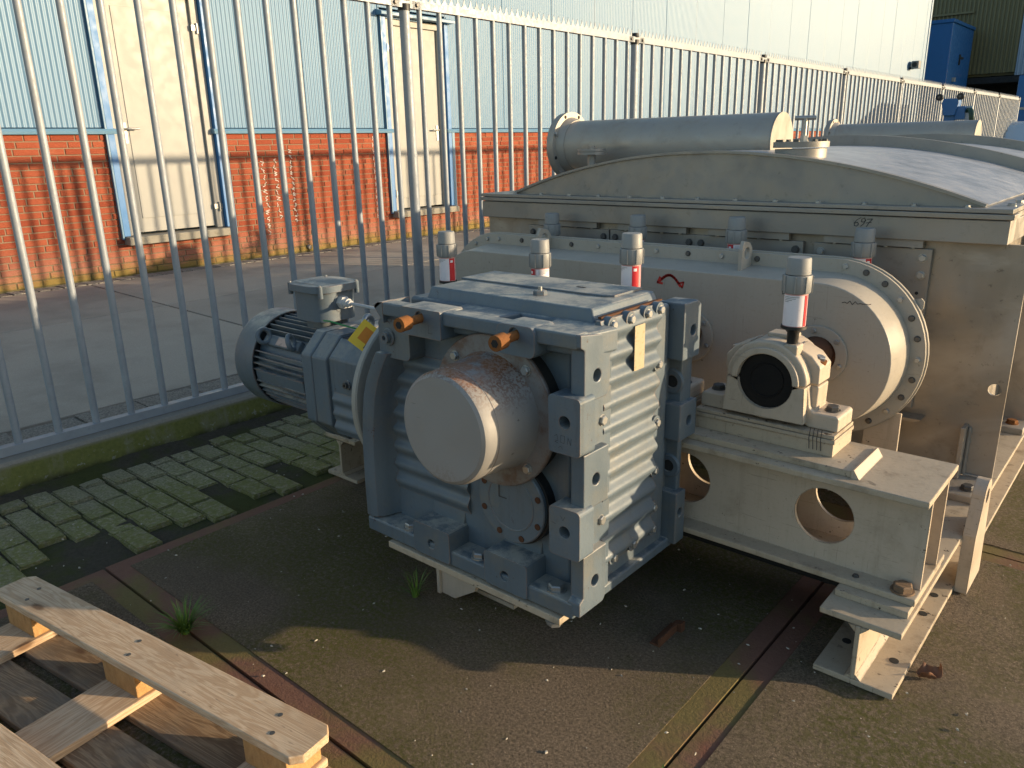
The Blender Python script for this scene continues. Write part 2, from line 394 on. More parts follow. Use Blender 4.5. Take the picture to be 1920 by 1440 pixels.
def m_brick():
    t = NT('red_brick').world()
    g = t.n('ShaderNodeNewGeometry'); x, y, z = t.sep()
    rnd = t.math('FRACT', t.math('ADD', g.outputs['Random Per Island'], t.oi.outputs['Random']))
    c = t.mix(rnd, (.245,.053,.027), (.34,.092,.047))
    c = t.mix(t.ramp(t.noise(60, 6, .7, t.scaled((1,.5,1.6))), .35, .7, 0, .45), c, (.24,.052,.025))
    c = t.mix(t.ramp(t.noise(2.5, 5), .58, .75, 0, .35), c, (.42,.2,.12))
    low = t.ramp(t.math('ADD', z, t.math('MULTIPLY', t.noise(3.4, 5), .22)), .72, .42)
    c = t.mix(t.math('MULTIPLY', low, .42), c, (.4,.24,.18))
    ms = t.ramp(t.math('ADD', z, t.math('MULTIPLY', t.noise(5, 6, .7), .3)), .52, .36)
    c = t.mix(t.math('MULTIPLY', ms, .8), c, (.19,.16,.035))
    t.bump(t.noise(46, 6, .7, t.scaled((1,.5,2))), .9, .012)
    return t.fin(c, .88, 0, .25)
M['brick'] = m_brick()
def m_mortar():
    t = NT('mortar').world(); z = t.sep()[2]
    c = t.mix(t.noise(90, 5), (.18,.125,.085), (.26,.19,.13))
    c = t.mix(t.ramp(t.math('ADD', z, t.math('MULTIPLY', t.noise(5, 6), .25)), .55, .34, 0, .8), c, (.09,.085,.03))
    t.bump(t.noise(90, 4), .5, .006)
    return t.fin(c, .95, 0, .2)
M['mortar'] = m_mortar()
def m_clad():
    t = NT('light_blue_cladding').world(); x, y, z = t.sep()
    c = t.mix(t.noise(.7, 4), (.1,.2,.315), (.115,.22,.34))
    c = t.mix(t.ramp(t.noise(1, 5, .6, t.scaled((1,2.6,.25))), .5, .75, 0, .3), c, (.15,.225,.3))
    wv = t.n('ShaderNodeTexWave', wave_type='BANDS', bands_direction='Y', wave_profile='SIN'); t.l(t.co, wv.inputs[0])
    wv.inputs['Scale'].default_value = 6.6; wv.inputs['Distortion'].default_value = 0
    wv.inputs['Detail'].default_value = 0
    t.bump(wv.outputs['Fac'], .5, .014)
    return t.fin(c, .42, 0, .45)
M['clad'] = m_clad()
M['trim'] = paint('light_blue_trim', (.11,.22,.33), .4, dirt=(.2,.25,.28), dirt_amt=.1, var=.05, bump=.03)
M['bluetrim'] = paint('blue_frame_paint', (.04,.17,.4), .4, dirt=(.05,.1,.2), dirt_amt=.05, var=.06, bump=.03)
M['door'] = paint('cream_door', (.34,.335,.315), .38, dirt=(.3,.28,.23), dirt_amt=.03, var=.01, bump=.02, spec=.15)
M['step'] = paint('concrete_step', (.27,.25,.21), .9, dirt=(.1,.09,.05), dirt_amt=.5, var=.15, bump=.6, grime_scale=12, spec=.2)
def m_olive(name, col, s):
    t = NT(name).world()
    c = t.mix(t.noise(.6, 5), mulc(col,.85), mulc(col,1.1))
    return t.fin(c, .5, 0, .4)
M['olive'] = m_olive('olive_cladding', (.15,.135,.065), 6); M['greyblue'] = m_olive('grey_blue_cladding', (.3,.38,.47), 6)
M['blue'] = paint('blue_sheet_paint', (.014,.105,.30), .4, dirt=(.02,.06,.12), dirt_amt=.25, var=.06, bump=.03)
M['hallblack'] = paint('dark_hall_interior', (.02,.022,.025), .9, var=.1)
def m_wood(name, a, b, knots=True, grey=.0):
    t = NT(name).jitter(5.0)
    co = t.scaled((.8,9,9))
    n1 = t.noise(2.3, 4, .55, co, .9)
    rings = t.math('FRACT', t.math('MULTIPLY', n1, 9.0)); rings = t.math('ABSOLUTE', t.math('SUBTRACT', rings, .5))
    c = t.mix(t.ramp(rings, .05, .45), a, b)
    c = t.mix(t.ramp(t.noise(9, 5, .7, t.scaled((1.5,60,60))), .42, .72, 0, .45), c, mulc(b,.5))
    if knots:
        v = t.vor(1.0, t.scaled((4.2,11,11))); c = t.mix(t.ramp(v, .17, .07), c, (.11,.05,.022)); c = t.mix(t.ramp(v, .3, .18, 0, .35), c, mulc(b,.55))
    c = t.mix(t.ramp(t.noise(3, 6, .65), .42, .68, 0, grey), c, (.17,.145,.115))
    c = t.mix(t.ramp(t.noise(70, 3, .6, t.scaled((.3,1,1))), .66, .74, 0, .4), c, (.07,.045,.025))
    t.bump(t.noise(6, 6, .7, t.scaled((3,70,70))), .5, .004)
    return t.fin(c, .75, 0, .25)
M['wood'] = m_wood('pine_board', (.62,.46,.31), (.5,.34,.21), True, .2)
M['oldwood'] = m_wood('weathered_board', (.36,.25,.15), (.22,.14,.08), True, .75)
def m_chip():
    t = NT('pressed_chip_block').jitter(4)
    c = t.mix(t.noise(60, 4, .7, t.scaled((1,1,.5))), (.26,.13,.05), (.62,.38,.16))
    t.bump(t.noise(80, 5, .7), .8, .006)
    return t.fin(c, .85, 0, .2)
M['chip'] = m_chip()
M['grass'] = paint('grass_blade', (.1,.19,.03), .5, dirt=(.2,.16,.05), dirt_amt=.5, var=.3, bump=0, grime_scale=20)
M['leaf'] = paint('dry_leaf', (.16,.07,.035), .7, dirt=(.06,.03,.02), dirt_amt=.5, var=.3, bump=.3)
M['pebble'] = paint('pale_chip', (.45,.41,.34), .8, dirt=(.15,.1,.06), dirt_amt=.5, var=.3, grime_scale=2)
M['silver'] = metal('silver_car_paint', (.5,.53,.56), .3, .4, stain_amt=0, dark=.0)
M['glass'] = paint('sky_reflect_glass', (.34,.42,.5), .08, dirt_amt=.1, var=.05, bump=0, spec=.8)  # pale base colour carries the reflection of the bright sky
M['tyre'] = M['black']

# shared small meshes, built along +Z from the seating face
def hexmesh(name, wash=True):
    g = G()
    if wash: g.cyl((0,0,0),(0,0,.18),1.16,n=20)
    z0 = .18 if wash else 0
    g.add([(math.cos(R(60*i))*r, math.sin(R(60*i))*r, z) for z, r in ((z0,1),(z0+.52,1),(z0+.66,.84)) for i in range(6)],
          [tuple(range(5,-1,-1)), tuple(range(12,18))]+[(k*6+i,k*6+(i+1)%6,(k+1)*6+(i+1)%6,(k+1)*6+i) for k in range(2) for i in range(6)])
    me = mesh_of(name, g, 30); me.materials.append(M['bolt']); return me
HEX = hexmesh('bolt_mesh'); HEXP = hexmesh('bolt_plain_mesh', False)
def socketmesh():
    g = G(); h = [(.5*math.cos(R(60*i)), .5*math.sin(R(60*i))) for i in range(6)]
    g.prism(circ(0,0,1,22), 'z', .0, .9, [h]); g.cyl((0,0,.05),(0,0,.12),.8,n=12)
    me = mesh_of('socket_screw_mesh', g, 30); me.materials.append(M['bolt']); return me
SOCK = socketmesh()
def bolt(parent, p, ax, r=.012, mat=None, me=None, name='bolt', spin=None):
    e = Vector(ax).to_track_quat('Z', 'Y') @ Euler((0,0,random.random()*1.05 if spin is None else spin)).to_quaternion()
    return inst(name, me or HEX, parent, p, e.to_euler(), (r,r,r), mat)
def stroke(pts, w, plane, d, wob=0):
    """a flat drawn line: pts in the plane's two axes, at depth d"""
    g = G()
    for a, b in zip(pts[:-1], pts[1:]):
        dx, dy = b[0]-a[0], b[1]-a[1]; l = math.hypot(dx,dy) or 1; nx, ny = -dy/l*w/2, dx/l*w/2; ex, ey = dx/l*w/3, dy/l*w/3
        q = [(a[0]-ex+nx,a[1]-ey+ny),(a[0]-ex-nx,a[1]-ey-ny),(b[0]+ex-nx,b[1]+ey-ny),(b[0]+ex+nx,b[1]+ey+ny)]
        q = [((u,d,v) if plane == 'y' else (d,u,v) if plane == 'x' else (u,v,d)) for u, v in q]
        g.add(q, [(0,1,2,3)])
    return g
# ================================================================ ground
g = G().box(-60, 60, -40, 130, -.5, -.05); ground = tag(obj('ground', g, M['soil'], smooth=0), kind='structure')
def zap(x): return .15+.07*(-3.8-x)/4.3        # apron falls slightly from the wall to the fence
# concrete yard slabs with steel rims
XS = [-6.71+2*i for i in range(14)]; YS = [-3.1+2.01*i for i in range(12)]
yard = tag(bpy.data.objects.new('yard_paving', None), kind='structure'); COL.objects.link(yard)
gs = G(); S = 1.992; SY = 2.012; rw = .062; e = .004
gs.box(rw, S-rw, rw, SY-rw, -.14, 0)
slab_me = mesh_of('slab', gs, 0); slab_me.materials.append(M['slab'])
gr = G().prism([(0,0),(S,0),(S,SY),(0,SY)], 'z', -.14, -.003, [[(rw,rw),(S-rw,rw),(S-rw,SY-rw),(rw,SY-rw)]])
def m_rim():
    t = NT('slab_rim_steel').world()
    c = t.mix(t.noise(30, 6, .7), (.13,.062,.044), (.21,.11,.075))
    c = t.mix(t.ramp(t.noise(2.1, 5, .6, dist=.5), .44, .6, 0, .65), c, t.mix(t.noise(90, 4), (.1,.1,.022), (.19,.17,.05)))
    c = t.mix(t.ramp(t.noise(2.5, 5, .6), .6, .72, 0, .45), c, (.2,.06,.03))
    t.bump(t.noise(110, 5, .7), .6, .006); return t.fin(c, .85, .0, .25)
M['rim'] = m_rim()
rim_me = mesh_of('steel_rim', gr, 0); rim_me.materials.append(M['rim'])
for ix, x in enumerate(XS):
    for iy, y in enumerate(YS):
        if x < -2.8: continue
        xx = -2.705+2.0*round((x+2.71)/2); 
        yy = .897+2.02*round((y-.897)/2.02)
        dz = random.uniform(-.004,.003)
        s = inst('slab', slab_me, yard, (xx, yy, dz)); inst('steel_rim', rim_me, s, (xx, yy, dz))
# dark soil between slabs and pavers, filled joints
g = G(); nx, ny = 12, 60
for j in range(ny+1):
    for i in range(nx+1):
        x = -3.64+(.96)*i/nx; y = -2.5+9*j/ny
        z = -.014+.006*math.sin(x*23+y*7)+.008*random.random()
        if x < -3.5: z += (-3.5-x)*.28+.012*random.random()
        if x > -2.82: z = -.016
        g.v.append((x, y, z))
g.f = [(j*(nx+1)+i, j*(nx+1)+i+1, (j+1)*(nx+1)+i+1, (j+1)*(nx+1)+i) for j in range(ny) for i in range(nx)]
tag(obj('soil_strip', g, M['soil'], smooth=80), kind='structure')
# mossy pavers by the kerb, each one an object
pav = tag(bpy.data.objects.new('brick_paving', None), kind='structure'); COL.objects.link(pav)
pm = mesh_of('paver', G().box(-.0975,.0975,-.0485,.0485,-.08,.0), 0)
bm = bmesh.new(); bm.from_mesh(pm); bmesh.ops.bevel(bm, geom=[e for e in bm.edges if all(v.co.z > -.01 for v in e.verts)], offset=.006, segments=2, affect='EDGES'); bm.to_mesh(pm); bm.free()
pm.materials.append(M['paver'])
row = 0
for j in range(-22, 48):
    y = .855+.1055*j; off = [0,.068,.134][j % 3]
    for i in range(6):
        x = -3.47+off+.203*i-.1
        if x > -2.80-.16*((j*7) % 3 == 0): continue
        if x > -2.98 and random.random() < .22: continue
        inst('paver', pm, pav, (x+random.uniform(-.003,.003), y+random.uniform(-.003,.003), random.uniform(-.004,.007)+(.006 if x < -3.4 else 0)),
             (random.uniform(-.018,.018), random.uniform(-.012,.012), random.uniform(-.02,.02)))
# kerb under the fence
g = G().prism([(-3.83,-.1),(-3.62,-.1),(-3.62,.145),(-3.628,.158),(-3.83,.158)], 'y', -4, 34)
kerb = tag(obj('kerb', g, M['kerb'], bevel=0, smooth=0), kind='structure')
# apron beyond the fence: concrete bays, soldier courses along kerb and wall
apr = tag(bpy.data.objects.new('apron', None), kind='structure'); COL.objects.link(apr)
def bay(x0, x1, y0, y1, t=.1, dz=0.0):
    return G().hexa([(x,y,zap(x)-t) for x, y in ((x0,y0),(x1,y0),(x1,y1),(x0,y1))], [(x,y,zap(x)+dz) for x, y in ((x0,y0),(x1,y0),(x1,y1),(x0,y1))])
obj('base_layer', bay(-8.3, -3.82, -6, 34, .2, -.03), M['soil'], apr, smooth=0)
for y0, y1 in ((-6,-1.5),(-1.48,2.93),(2.95,7.4),(7.42,11.8),(11.82,16.2),(16.22,20.6),(20.62,25),(25.02,29.4),(29.42,34)):
    for x0, x1 in ((-7.80,-6.32),(-6.305,-4.08)): obj('concrete_bay', bay(x0, x1, y0, y1-.0), M['apron'], apr, bevel=.004, smooth=0)
pm2 = mesh_of('paver', G().box(-.1,.1,-.046,.046,-.06,0), 0); pm2.materials.append(M['paver2'])
pm3 = mesh_of('paver', G().box(-.1,.1,-.145,.145,-.06,0), 0); pm3.materials.append(M['paver2'])
for j in range(110): inst('paver', pm2, apr, (-7.93, 1.4+.105*j, zap(-7.93)+random.uniform(-.004,.004)), (0,-.016,random.uniform(-.02,.02)))
for j in range(24): inst('paver', pm3, apr, (-3.955, -.6+.298*j, zap(-3.95)+random.uniform(-.004,.003)), (0,.0,random.uniform(-.01,.01)))

# ================================================================ warehouse
WX = -8.1; ZB = .215; ZT = 1.58; ZTR = 1.635
wh = thing('warehouse', 'long warehouse with red brick plinth and light blue ribbed cladding behind the fence', 'building', (WX, 12, .2))
DO = ((3.50,4.58,.60,2.97),(7.04,8.09,.585,2.97))           # door openings y0,y1,z0,z1
def segs(y0, y1, z):
    out = [(y0,y1)]
    for a, b, c, d in DO:
        if not (c-.07 < z < d+.02): continue
        nn = []
        for p, q in out:
            if b <= p or a >= q: nn.append((p,q)); continue
            if a > p: nn.append((p,a))
            if b < q: nn.append((b,q))
        out = nn
    return out
g = G()
for y0, y1 in segs(-3, 32.1, 1.0): g.box(WX-.2, WX-.0055, y0, y1, -.1, ZT)
for a, b, c, d in DO: g.box(WX-.2, WX-.0055, a, b, -.1, c-.08)
obj('mortar_wall', g, M['mortar'], wh, smooth=0)
CH = (ZT-ZB)/22; bricks = []
for k in range(22):
    z0 = ZB+CH*k; zc = z0+CH/2
    off = [0,.075,.11,.185][k % 4]
    for y0, y1 in segs(-3, 32.1, zc):
        y = -3.3+off
        while y < y1:
            a, b = max(y, y0+.006), min(y+.209, y1-.006)
            if b-a > .03: bricks.append((a, b, z0+.0045, z0+CH-.0055))
            y += .22
bricks = [q for q in bricks if q[1] > .8]
bricks.sort(key=lambda q: abs(q[0]-3.3)+abs(q[0]-3.3)**1.0*(.2 if q[0] > 3.3 else .9))
BM = {}
for q in bricks[:300]:
    L, Hh = round(q[1]-q[0],3), q[3]-q[2]
    if L not in BM:
        me = mesh_of('brick', G().box(-.05,.0,-L/2,L/2,-Hh/2,Hh/2), 0)
        bmm = bmesh.new(); bmm.from_mesh(me); bmesh.ops.bevel(bmm, geom=[e for e in bmm.edges if all(v.co.x > -.01 for v in e.verts)], offset=.004, segments=1, affect='EDGES'); bmm.to_mesh(me); bmm.free()
        me.materials.append(M['brick']); BM[L] = me
    inst('brick', BM[L], wh, (WX+random.uniform(-.002,.0035), (q[0]+q[1])/2, (q[2]+q[3])/2), (0, random.uniform(-.01,.01), 0))
g = G()
for q in bricks[300:]:
    dx = random.uniform(-.002,.0035); g.box(WX-.05, WX+dx, q[0], q[1], q[2], q[3])
tag(obj('brickwork', g, M['brick'], wh, smooth=0), kind='stuff')
# trim, cladding panels
for y0, y1 in segs(-3, 32.1, 1.6):
    obj('sill_trim', G().prism([(WX-.02,ZT),(WX+.045,ZT),(WX+.05,ZT+.025),(WX+.035,ZTR-.008),(WX-.02,ZTR)], 'y', y0-.03 if y0 > 0 else y0, y1+.03 if y1 < 30 else y1), M['trim'], wh, smooth=0)
obj('backing_wall', G().box(WX-.25, WX-.06, -3, 32.1, ZTR+1.6, 7.6), M['dark'], wh, smooth=0)
g = G()
for y0, y1 in segs(-3, 32.1, 2): g.box(WX-.25, WX-.06, y0, y1, ZT, ZTR+1.6)
obj('backing_wall', g, M['dark'], wh, smooth=0)
ys = [-3]+[-1.27+1.1745*k for k in range(29)]; ys = [y for y in ys if y < 32]+[32.1]
for a, b in zip(ys[:-1], ys[1:]):
    for y0, y1 in segs(a, b, 2.0):
        if y1-y0 < .02: continue
        gapl = .004 if y0 == a else .06; gapr = .004 if y1 == b else .06
        zt = 7.6
        cut = [d for d in DO if d[0] < b and d[1] > a]
        obj('cladding_panel', G().box(WX-.06, WX+.0, y0+gapl, y1-gapr, ZTR+.004, 3.06 if cut else 7.6), M['clad'], wh, bevel=.003, smooth=0)
    if [d for d in DO if d[0] < b and d[1] > a]:
        obj('cladding_panel', G().box(WX-.06, WX, a+.004, b-.004, 3.064, 7.6), M['clad'], wh, bevel=.003, smooth=0)
obj('corner_flashing', G().box(WX-.1, WX+.02, 32.0, 32.16, 0, 7.6), M['clad'], wh, smooth=0)
# end wall and roof so that the building is a volume
obj('rear_volume', G().box(WX-12, WX-.26, -2.99, 32.09, -.1, 7.6), M['clad'], wh, smooth=0)
def door(y0, y1, z0, z1, hinge_right, name_label):
    d = obj('door', G().box(WX-.10, WX-.055, y0+.10, y1-.10, z0+.02, z1-.09), M['door'], wh, bevel=.003, smooth=0)
    d['label'] = name_label
    fx0, fx1 = WX-.12, WX-.02
    fr = G().box(fx0, fx1, y0+.012, y0+.098, z0, z1-.012).box(fx0, fx1, y1-.098, y1-.012, z0, z1-.012).box(fx0, fx1, y0+.098, y1-.098, z1-.088, z1-.012)
    obj('door_frame', fr, M['door'], d, bevel=.004, smooth=0)
    # raised panel border on the leaf
    a, b, c, e2 = y0+.19, y1-.19, z0+.16, z1-.22
    obj('door_panel', G().box(WX-.06, WX-.048, a, b, c, e2), M['door'], d, bevel=.003, smooth=0)
    # blue reveal
    bl = G().box(WX-.13, WX+.03, y0-.055, y0+.008, z0-.0, z1).box(WX-.13, WX+.03, y1-.008, y1+.055, z0-.0, z1)
    obj('blue_reveal', bl, M['bluetrim' if hinge_right else 'bluetrim'], d, bevel=.003, smooth=0)
    obj('jamb_strip', G().box(WX-.01, WX+.034, y0-.075, y0-.058, z0-.03, z1).box(WX-.01, WX+.034, y1+.058, y1+.105, z0-.03, ZT), M['trim'], d, smooth=0)
    obj('drip_cap', G().prism([(WX-.02,z1+.003),(WX+.12,z1+.003),(WX+.12,z1+.035),(WX-.02,z1+.075)], 'y', y0-.12, y1+.12), M['trim'], d, smooth=0)
    hy = y0+.15 if hinge_right else y1-.15; s = 1 if hinge_right else -1; hz = z0+1.03
    obj('handle_plate', G().box(WX-.055, WX-.046, hy-.018, hy+.018, hz-.14, hz+.06), M['bolt'], d, bevel=.003, smooth=0)
    obj('handle', G().tube([(WX-.05,hy,hz),(WX-.005,hy,hz),(WX+.0,hy+.015*s,hz),(WX+.0,hy+.12*s,hz)], .010), M['bolt'], d)
    hy = y1-.05 if hinge_right else y0+.05
    for zz in (z0+.22, z1-.36):
        obj('hinge', G().cyl((WX-.01,hy,zz-.05),(WX-.01,hy,zz+.05),.013,n=12).box(WX-.022,WX-.014,hy-.055,hy+.05,zz-.02,zz+.03), M['bolt'], d)
    return d
door(*DO[0], True, 'cream door behind the fence at the left with low lever handle')
door(*DO[1], False, 'cream door with its handle on the right, behind the round fence post')
for a, b, c, d in DO: obj('doorstep', G().box(WX-.15, WX+.12, a-.05, b+.06, c-.085, c-.005), M['step'], wh, bevel=.008, smooth=0)
obj('rain_outlet', G().cyl((WX,5.62,.27),(WX+.035,5.62,.262),.022,n=14), M['door'], wh)
# chalk writing on the brickwork (columns of drawn strokes)
def scrib(y, z, dy, dz, n, kind):
    ch = G()
    for i in range(n):
        zz = z-dz*i/n; h = dz/n*.62; yy = y+random.uniform(-.006,.006)
        if kind == 'H': P = [[(yy,zz),(yy,zz-h)],[(yy,zz-h/2),(yy+dy,zz-h/2)],[(yy+dy,zz),(yy+dy,zz-h)]]
        elif kind == 'I': P = [[(yy,zz),(yy,zz-h)]]
        else: P = [[(yy+dy*random.random(), zz-h*q/4) for q in range(5)]]
        for p in P:
            s = stroke(p, .007, 'x', WX+.0055); ch.add(s.v, s.f)
    tag(obj('chalk_writing', ch, M['chalk'], wh, smooth=0), kind='stuff')
scrib(5.08, 1.28, .06, .85, 11, 'r'); scrib(5.24, 1.30, .06, .7, 10, 'r'); scrib(5.46, 1.40, .05, .85, 14, 'r')
scrib(5.74, 1.56, .0, 1.2, 16, 'I'); scrib(6.73, 1.54, .07, 1.05, 13, 'H')
cm = thing('security_camera', 'small dark wall camera high on the pale cladding near the far corner', 'camera', (WX, 30.3, 3.6))
obj('bracket', G().box(WX-.02, WX+.1, 30.25, 30.35, 3.55, 3.62), M['dark'], cm)
obj('camera_body', G().box(WX+.06, WX+.30, 30.16, 30.44, 3.56, 3.80), M['capgrey'], cm, bevel=.02)
obj('lens', G().cyl((WX+.18,30.15,3.68),(WX+.18,30.10,3.68),.08,n=16), M['black'], cm)

# ================================================================ fence
FX = -3.72; FZ0, FZ1 = .18, 2.225; PIT = 2.53
fe = thing('fence', 'galvanised steel bar fence with spiked top rail running past the warehouse', 'fence', (FX, 12, .15))
bar_me = mesh_of('bar', G().cyl((0,0,0),(0,0,FZ1-FZ0-.06),.0165,n=14), 60); bar_me.materials.append(M['galv'])
post_g = G().cyl((0,0,0),(0,0,FZ1-.13),.031,n=20); post_me = mesh_of('post', post_g, 60); post_me.materials.append(M['galv'])
cap_me = mesh_of('post_cap', G().cyl((0,0,0),(0,0,.03),.036,.03,n=16).cyl((0,0,-.055),(0,0,-.02),.037,n=16), 40); cap_me.materials.append(M['black'])
cl = G().box(-.02,.02,-.115,.115,-.021,.021); clamp_me = mesh_of('rail_clamp', cl, 0); clamp_me.materials.append(M['galv'])
sp = G(); L0 = PIT-.10; n = 42; st = L0/n
pl = [(.0,0)]
for i in range(n):                      # scalloped comb: tips between round cut-outs
    for q in range(0, 7): pl.append((st*(i+q/6), .062-.052*math.sin(math.pi*q/6)**.8))
pl.append((L0,0))
gg = G(); m = len(pl)-2
for k in range(1, len(pl)-2):
    a, b = pl[k], pl[k+1]
    gg.add([(-.0015,a[0],0),(-.0015,b[0],0),(-.0015,b[0],b[1]),(-.0015,a[0],a[1]),(.0015,a[0],0),(.0015,b[0],0),(.0015,b[0],b[1]),(.0015,a[0],a[1])],
           [(0,1,2,3),(7,6,5,4),(3,2,6,7)])
spike_me = mesh_of('spike_strip', gg, 0); spike_me.materials.append(M['galv'])
rail_me = mesh_of('rail', G().box(-.02,.02,0,L0,0,.04), 0); rail_me.materials.append(M['galv'])
brail_me = mesh_of('rail', G().box(-.024,.024,0,L0+.09,0,.04), 0); brail_me.materials.append(M['galv'])
for k in range(-1, 10):
    y0 = 3.40+PIT*(k-1); zt = FZ1-.045
    inst('post', post_me, fe, (FX, y0, .10)); inst('post_cap', cap_me, fe, (FX, y0, FZ1-.005))
    inst('rail_clamp', clamp_me, fe, (FX, y0, zt+.02))
    for s in (-1,1): bolt(fe, (FX+.021, y0+.085*s, zt+.02), (1,0,0), .011, M['darkbolt'])
    if k == 9: break
    inst('top_rail', rail_me, fe, (FX, y0+.05, zt)); inst('bottom_rail', brail_me, fe, (FX, y0+.005, FZ0-.02))
    inst('spike_strip', spike_me, fe, (FX, y0+.05, zt+.04))
    for i in range(15): inst('bar', bar_me, fe, (FX+random.uniform(-.001,.001), y0+.12+.164*i, FZ0+.018), (0,0,random.random()*6))

# ================================================================ far right background
hall = thing('far_hall', 'olive corrugated hall with dark open underside beyond the warehouse corner', 'building', (-4, 44, 0))
def corr(x0, x1, y, z0, z1, per, amp, thick=.1):
    g = G(); p = []; n = int((x1-x0)/per)
    for i in range(n):
        a = x0+per*i
        p += [(a,y),(a+per*.35,y),(a+per*.5,y-amp),(a+per*.85,y-amp)]
    p += [(x1,y),(x1,y+thick),(x0,y+thick)]
    return g.prism(p, 'z', z0, z1)
obj('corrugated_wall', corr(-14,-6.62,40,3.85,12,.16,.05), M['olive'], hall, smooth=0)
obj('corrugated_wall', corr(-6.6,-2,39.98,3.72,12,.16,.05), M['greyblue'], hall, smooth=0)
obj('ledge_flashing', G().box(-14,-8.4,39.86,39.94,6.28,6.36), M['olive'], hall, smooth=0)
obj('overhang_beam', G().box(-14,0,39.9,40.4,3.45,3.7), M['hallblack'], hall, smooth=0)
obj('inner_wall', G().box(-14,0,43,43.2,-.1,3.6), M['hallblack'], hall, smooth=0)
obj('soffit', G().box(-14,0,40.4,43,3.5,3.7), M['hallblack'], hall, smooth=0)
obj('roof_volume', G().box(-14,0,40.2,52,3.75,12), M['olive'], hall, smooth=0)
for x in (-6.4,-3.2): obj('column', G().box(x,x+.3,40.2,40.5,0,3.46), M['greyblue'], hall, smooth=0)
bc = thing('blue_cabin', 'tall plain blue sheet metal cabin between the warehouse corner and the olive hall', 'cabin', (-8.4, 36, 0))
obj('cabin_body', G().box(-9.4,-8.25,36,39.6,2.6,5.55).box(-9.3,-8.35,36.2,39.4,0,2.6), M['blue'], bc, bevel=.02, smooth=0)
obj('cabin_roof', G().box(-9.44,-8.2,35.95,39.65,5.55,5.68), M['blue'], bc, bevel=.02, smooth=0)
obj('wall_lamp', G().box(-8.9,-8.66,35.9,36,3.28,3.36), M['door'], bc); obj('wall_lamp', G().box(-8.25,-8.15,36.9,37.1,3.45,3.6), M['door'], bc)
obj('latch', G().box(-8.25,-8.2,37.6,37.7,4.1,4.5).box(-8.25,-8.2,37.7,38.2,4.35,4.42), M['dark'], bc)
sk = thing('blue_container', 'blue container with white stripe at the far right edge behind the fence end', 'container', (-2.6, 30, 0))
obj('container_body', G().box(-4.75,-1.6,29.6,33,.1,3.1), M['blue'], sk, bevel=.03, smooth=0)
obj('stripe', G().box(-4.755,-1.7,29.585,29.6,2.1,2.17), M['door'], sk, smooth=0)
obj('container_feet', G().box(-4.6,-4.3,29.7,33,0,.1).box(-2.1,-1.8,29.7,33,0,.1), M['dark'], sk, smooth=0)
# silver van far behind the tank
vn = thing('van', 'silver van with pale windscreen parked far behind the tank at the right', 'van', (-3.7, 24, 0))
pr = [(22.0,.35),(22.0,.95),(22.25,1.1),(22.95,1.62),(23.2,1.68),(25.9,1.68),(26.1,.9),(26.1,.35)]
obj('body', G().prism(pr, 'x', -4.55, -2.85), M['silver'], vn, bevel=.05, seg=3)
obj('windscreen', G().add([(-4.42,22.27,1.128),(-2.98,22.27,1.128),(-3.08,22.9,1.597),(-4.32,22.9,1.597)], [(0,1,2,3)]), M['glass'], vn)
obj('side_window', G().box(-2.852,-2.845,23.1,25.4,1.1,1.55), M['glass'], vn, smooth=0)
for yy in (22.6,25.4):
    for xx in (-4.5,-2.95): 
        wl = obj('wheel', G().lathe([(-.1,.2),(-.1,.32),(.1,.32),(.1,.2)], (xx+.02,yy,.33), (1,0,0), 24, True), M['black'], vn); obj('rim', G().cyl((xx-.06,yy,.33),(xx+.10,yy,.33),.2,n=18), M['silver'], wl)
for xx in (-4.4,-3.2): obj('headlight', G().box(xx,xx+.22,21.98,22.05,.72,.86), M['door'], vn, bevel=.02)
obj('mirror', G().box(-2.84,-2.68,22.55,22.68,1.05,1.22), M['black'], vn, bevel=.02)
# ================================================================ base frame
bf = thing('base_frame', 'cream white welded steel beam frame under the tank and bearings', 'frame', (-1.56, 3.0, 0))
def foot(x0, x1, xw):
    f = obj('foot_beam', G().box(x0,x1,1.9,8.2,0,.017).box(xw-.0065,xw+.0065,1.9,8.2,.017,.178).box(x0,x1,1.905,8.2,.178,.195), M['dirtywhite'], bf, bevel=.0025, smooth=0)
    # weld fillets along the web
    obj('weld_bead', G().prism([(xw-.0065,.017),(xw-.022,.017),(xw-.0065,.032)],'y',1.902,8.2).prism([(xw+.0065,.017),(xw+.022,.017),(xw+.0065,.032)],'y',1.902,8.2)
        .prism([(xw-.0065,.178),(xw-.026,.178),(xw-.0065,.158)],'y',1.902,8.2).prism([(xw+.0065,.178),(xw+.026,.178),(xw+.0065,.158)],'y',1.902,8.2), M['dirtywhite'], f, smooth=0)
    return f
foot(-.573,-.367,-.470); foot(-2.757,-2.551,-2.654)
hole_me = mesh_of('bolt_hole', G().cyl((0,0,0),(0,0,.0015),1,n=18), 0); hole_me.materials.append(M['dark'])
for x, y in ((-.405,2.05),(-.535,2.06),(-.403,2.34),(-.403,2.47),(-.535,2.4)): inst('bolt_hole', hole_me, bf, (x,y,.0172), sc=(.0125,.0125,1))
bm_ = obj('cross_beam', G().box(-2.76,-.37,2.02,2.335,.497,.516)     .box(-2.76,-.37,2.02,2.335,.215,.234), M['dirtywhite'], bf, bevel=.003, smooth=0)
hx = [-.642-.435*i for i in range(5)]
for yy in (2.088, 2.255):
    obj('web', G().prism([(-2.76,.234),(-.374,.234),(-.374,.497),(-2.76,.497)], 'y', yy-.006, yy+.006, [circ(x,.372,.083,36) for x in hx]), M['white'], bm_, smooth=30)
obj('stiffener', G().box(-.60,-.588,2.262,2.33,.234,.497).box(-1.5,-1.488,2.262,2.33,.234,.497), M['white'], bm_, smooth=0)
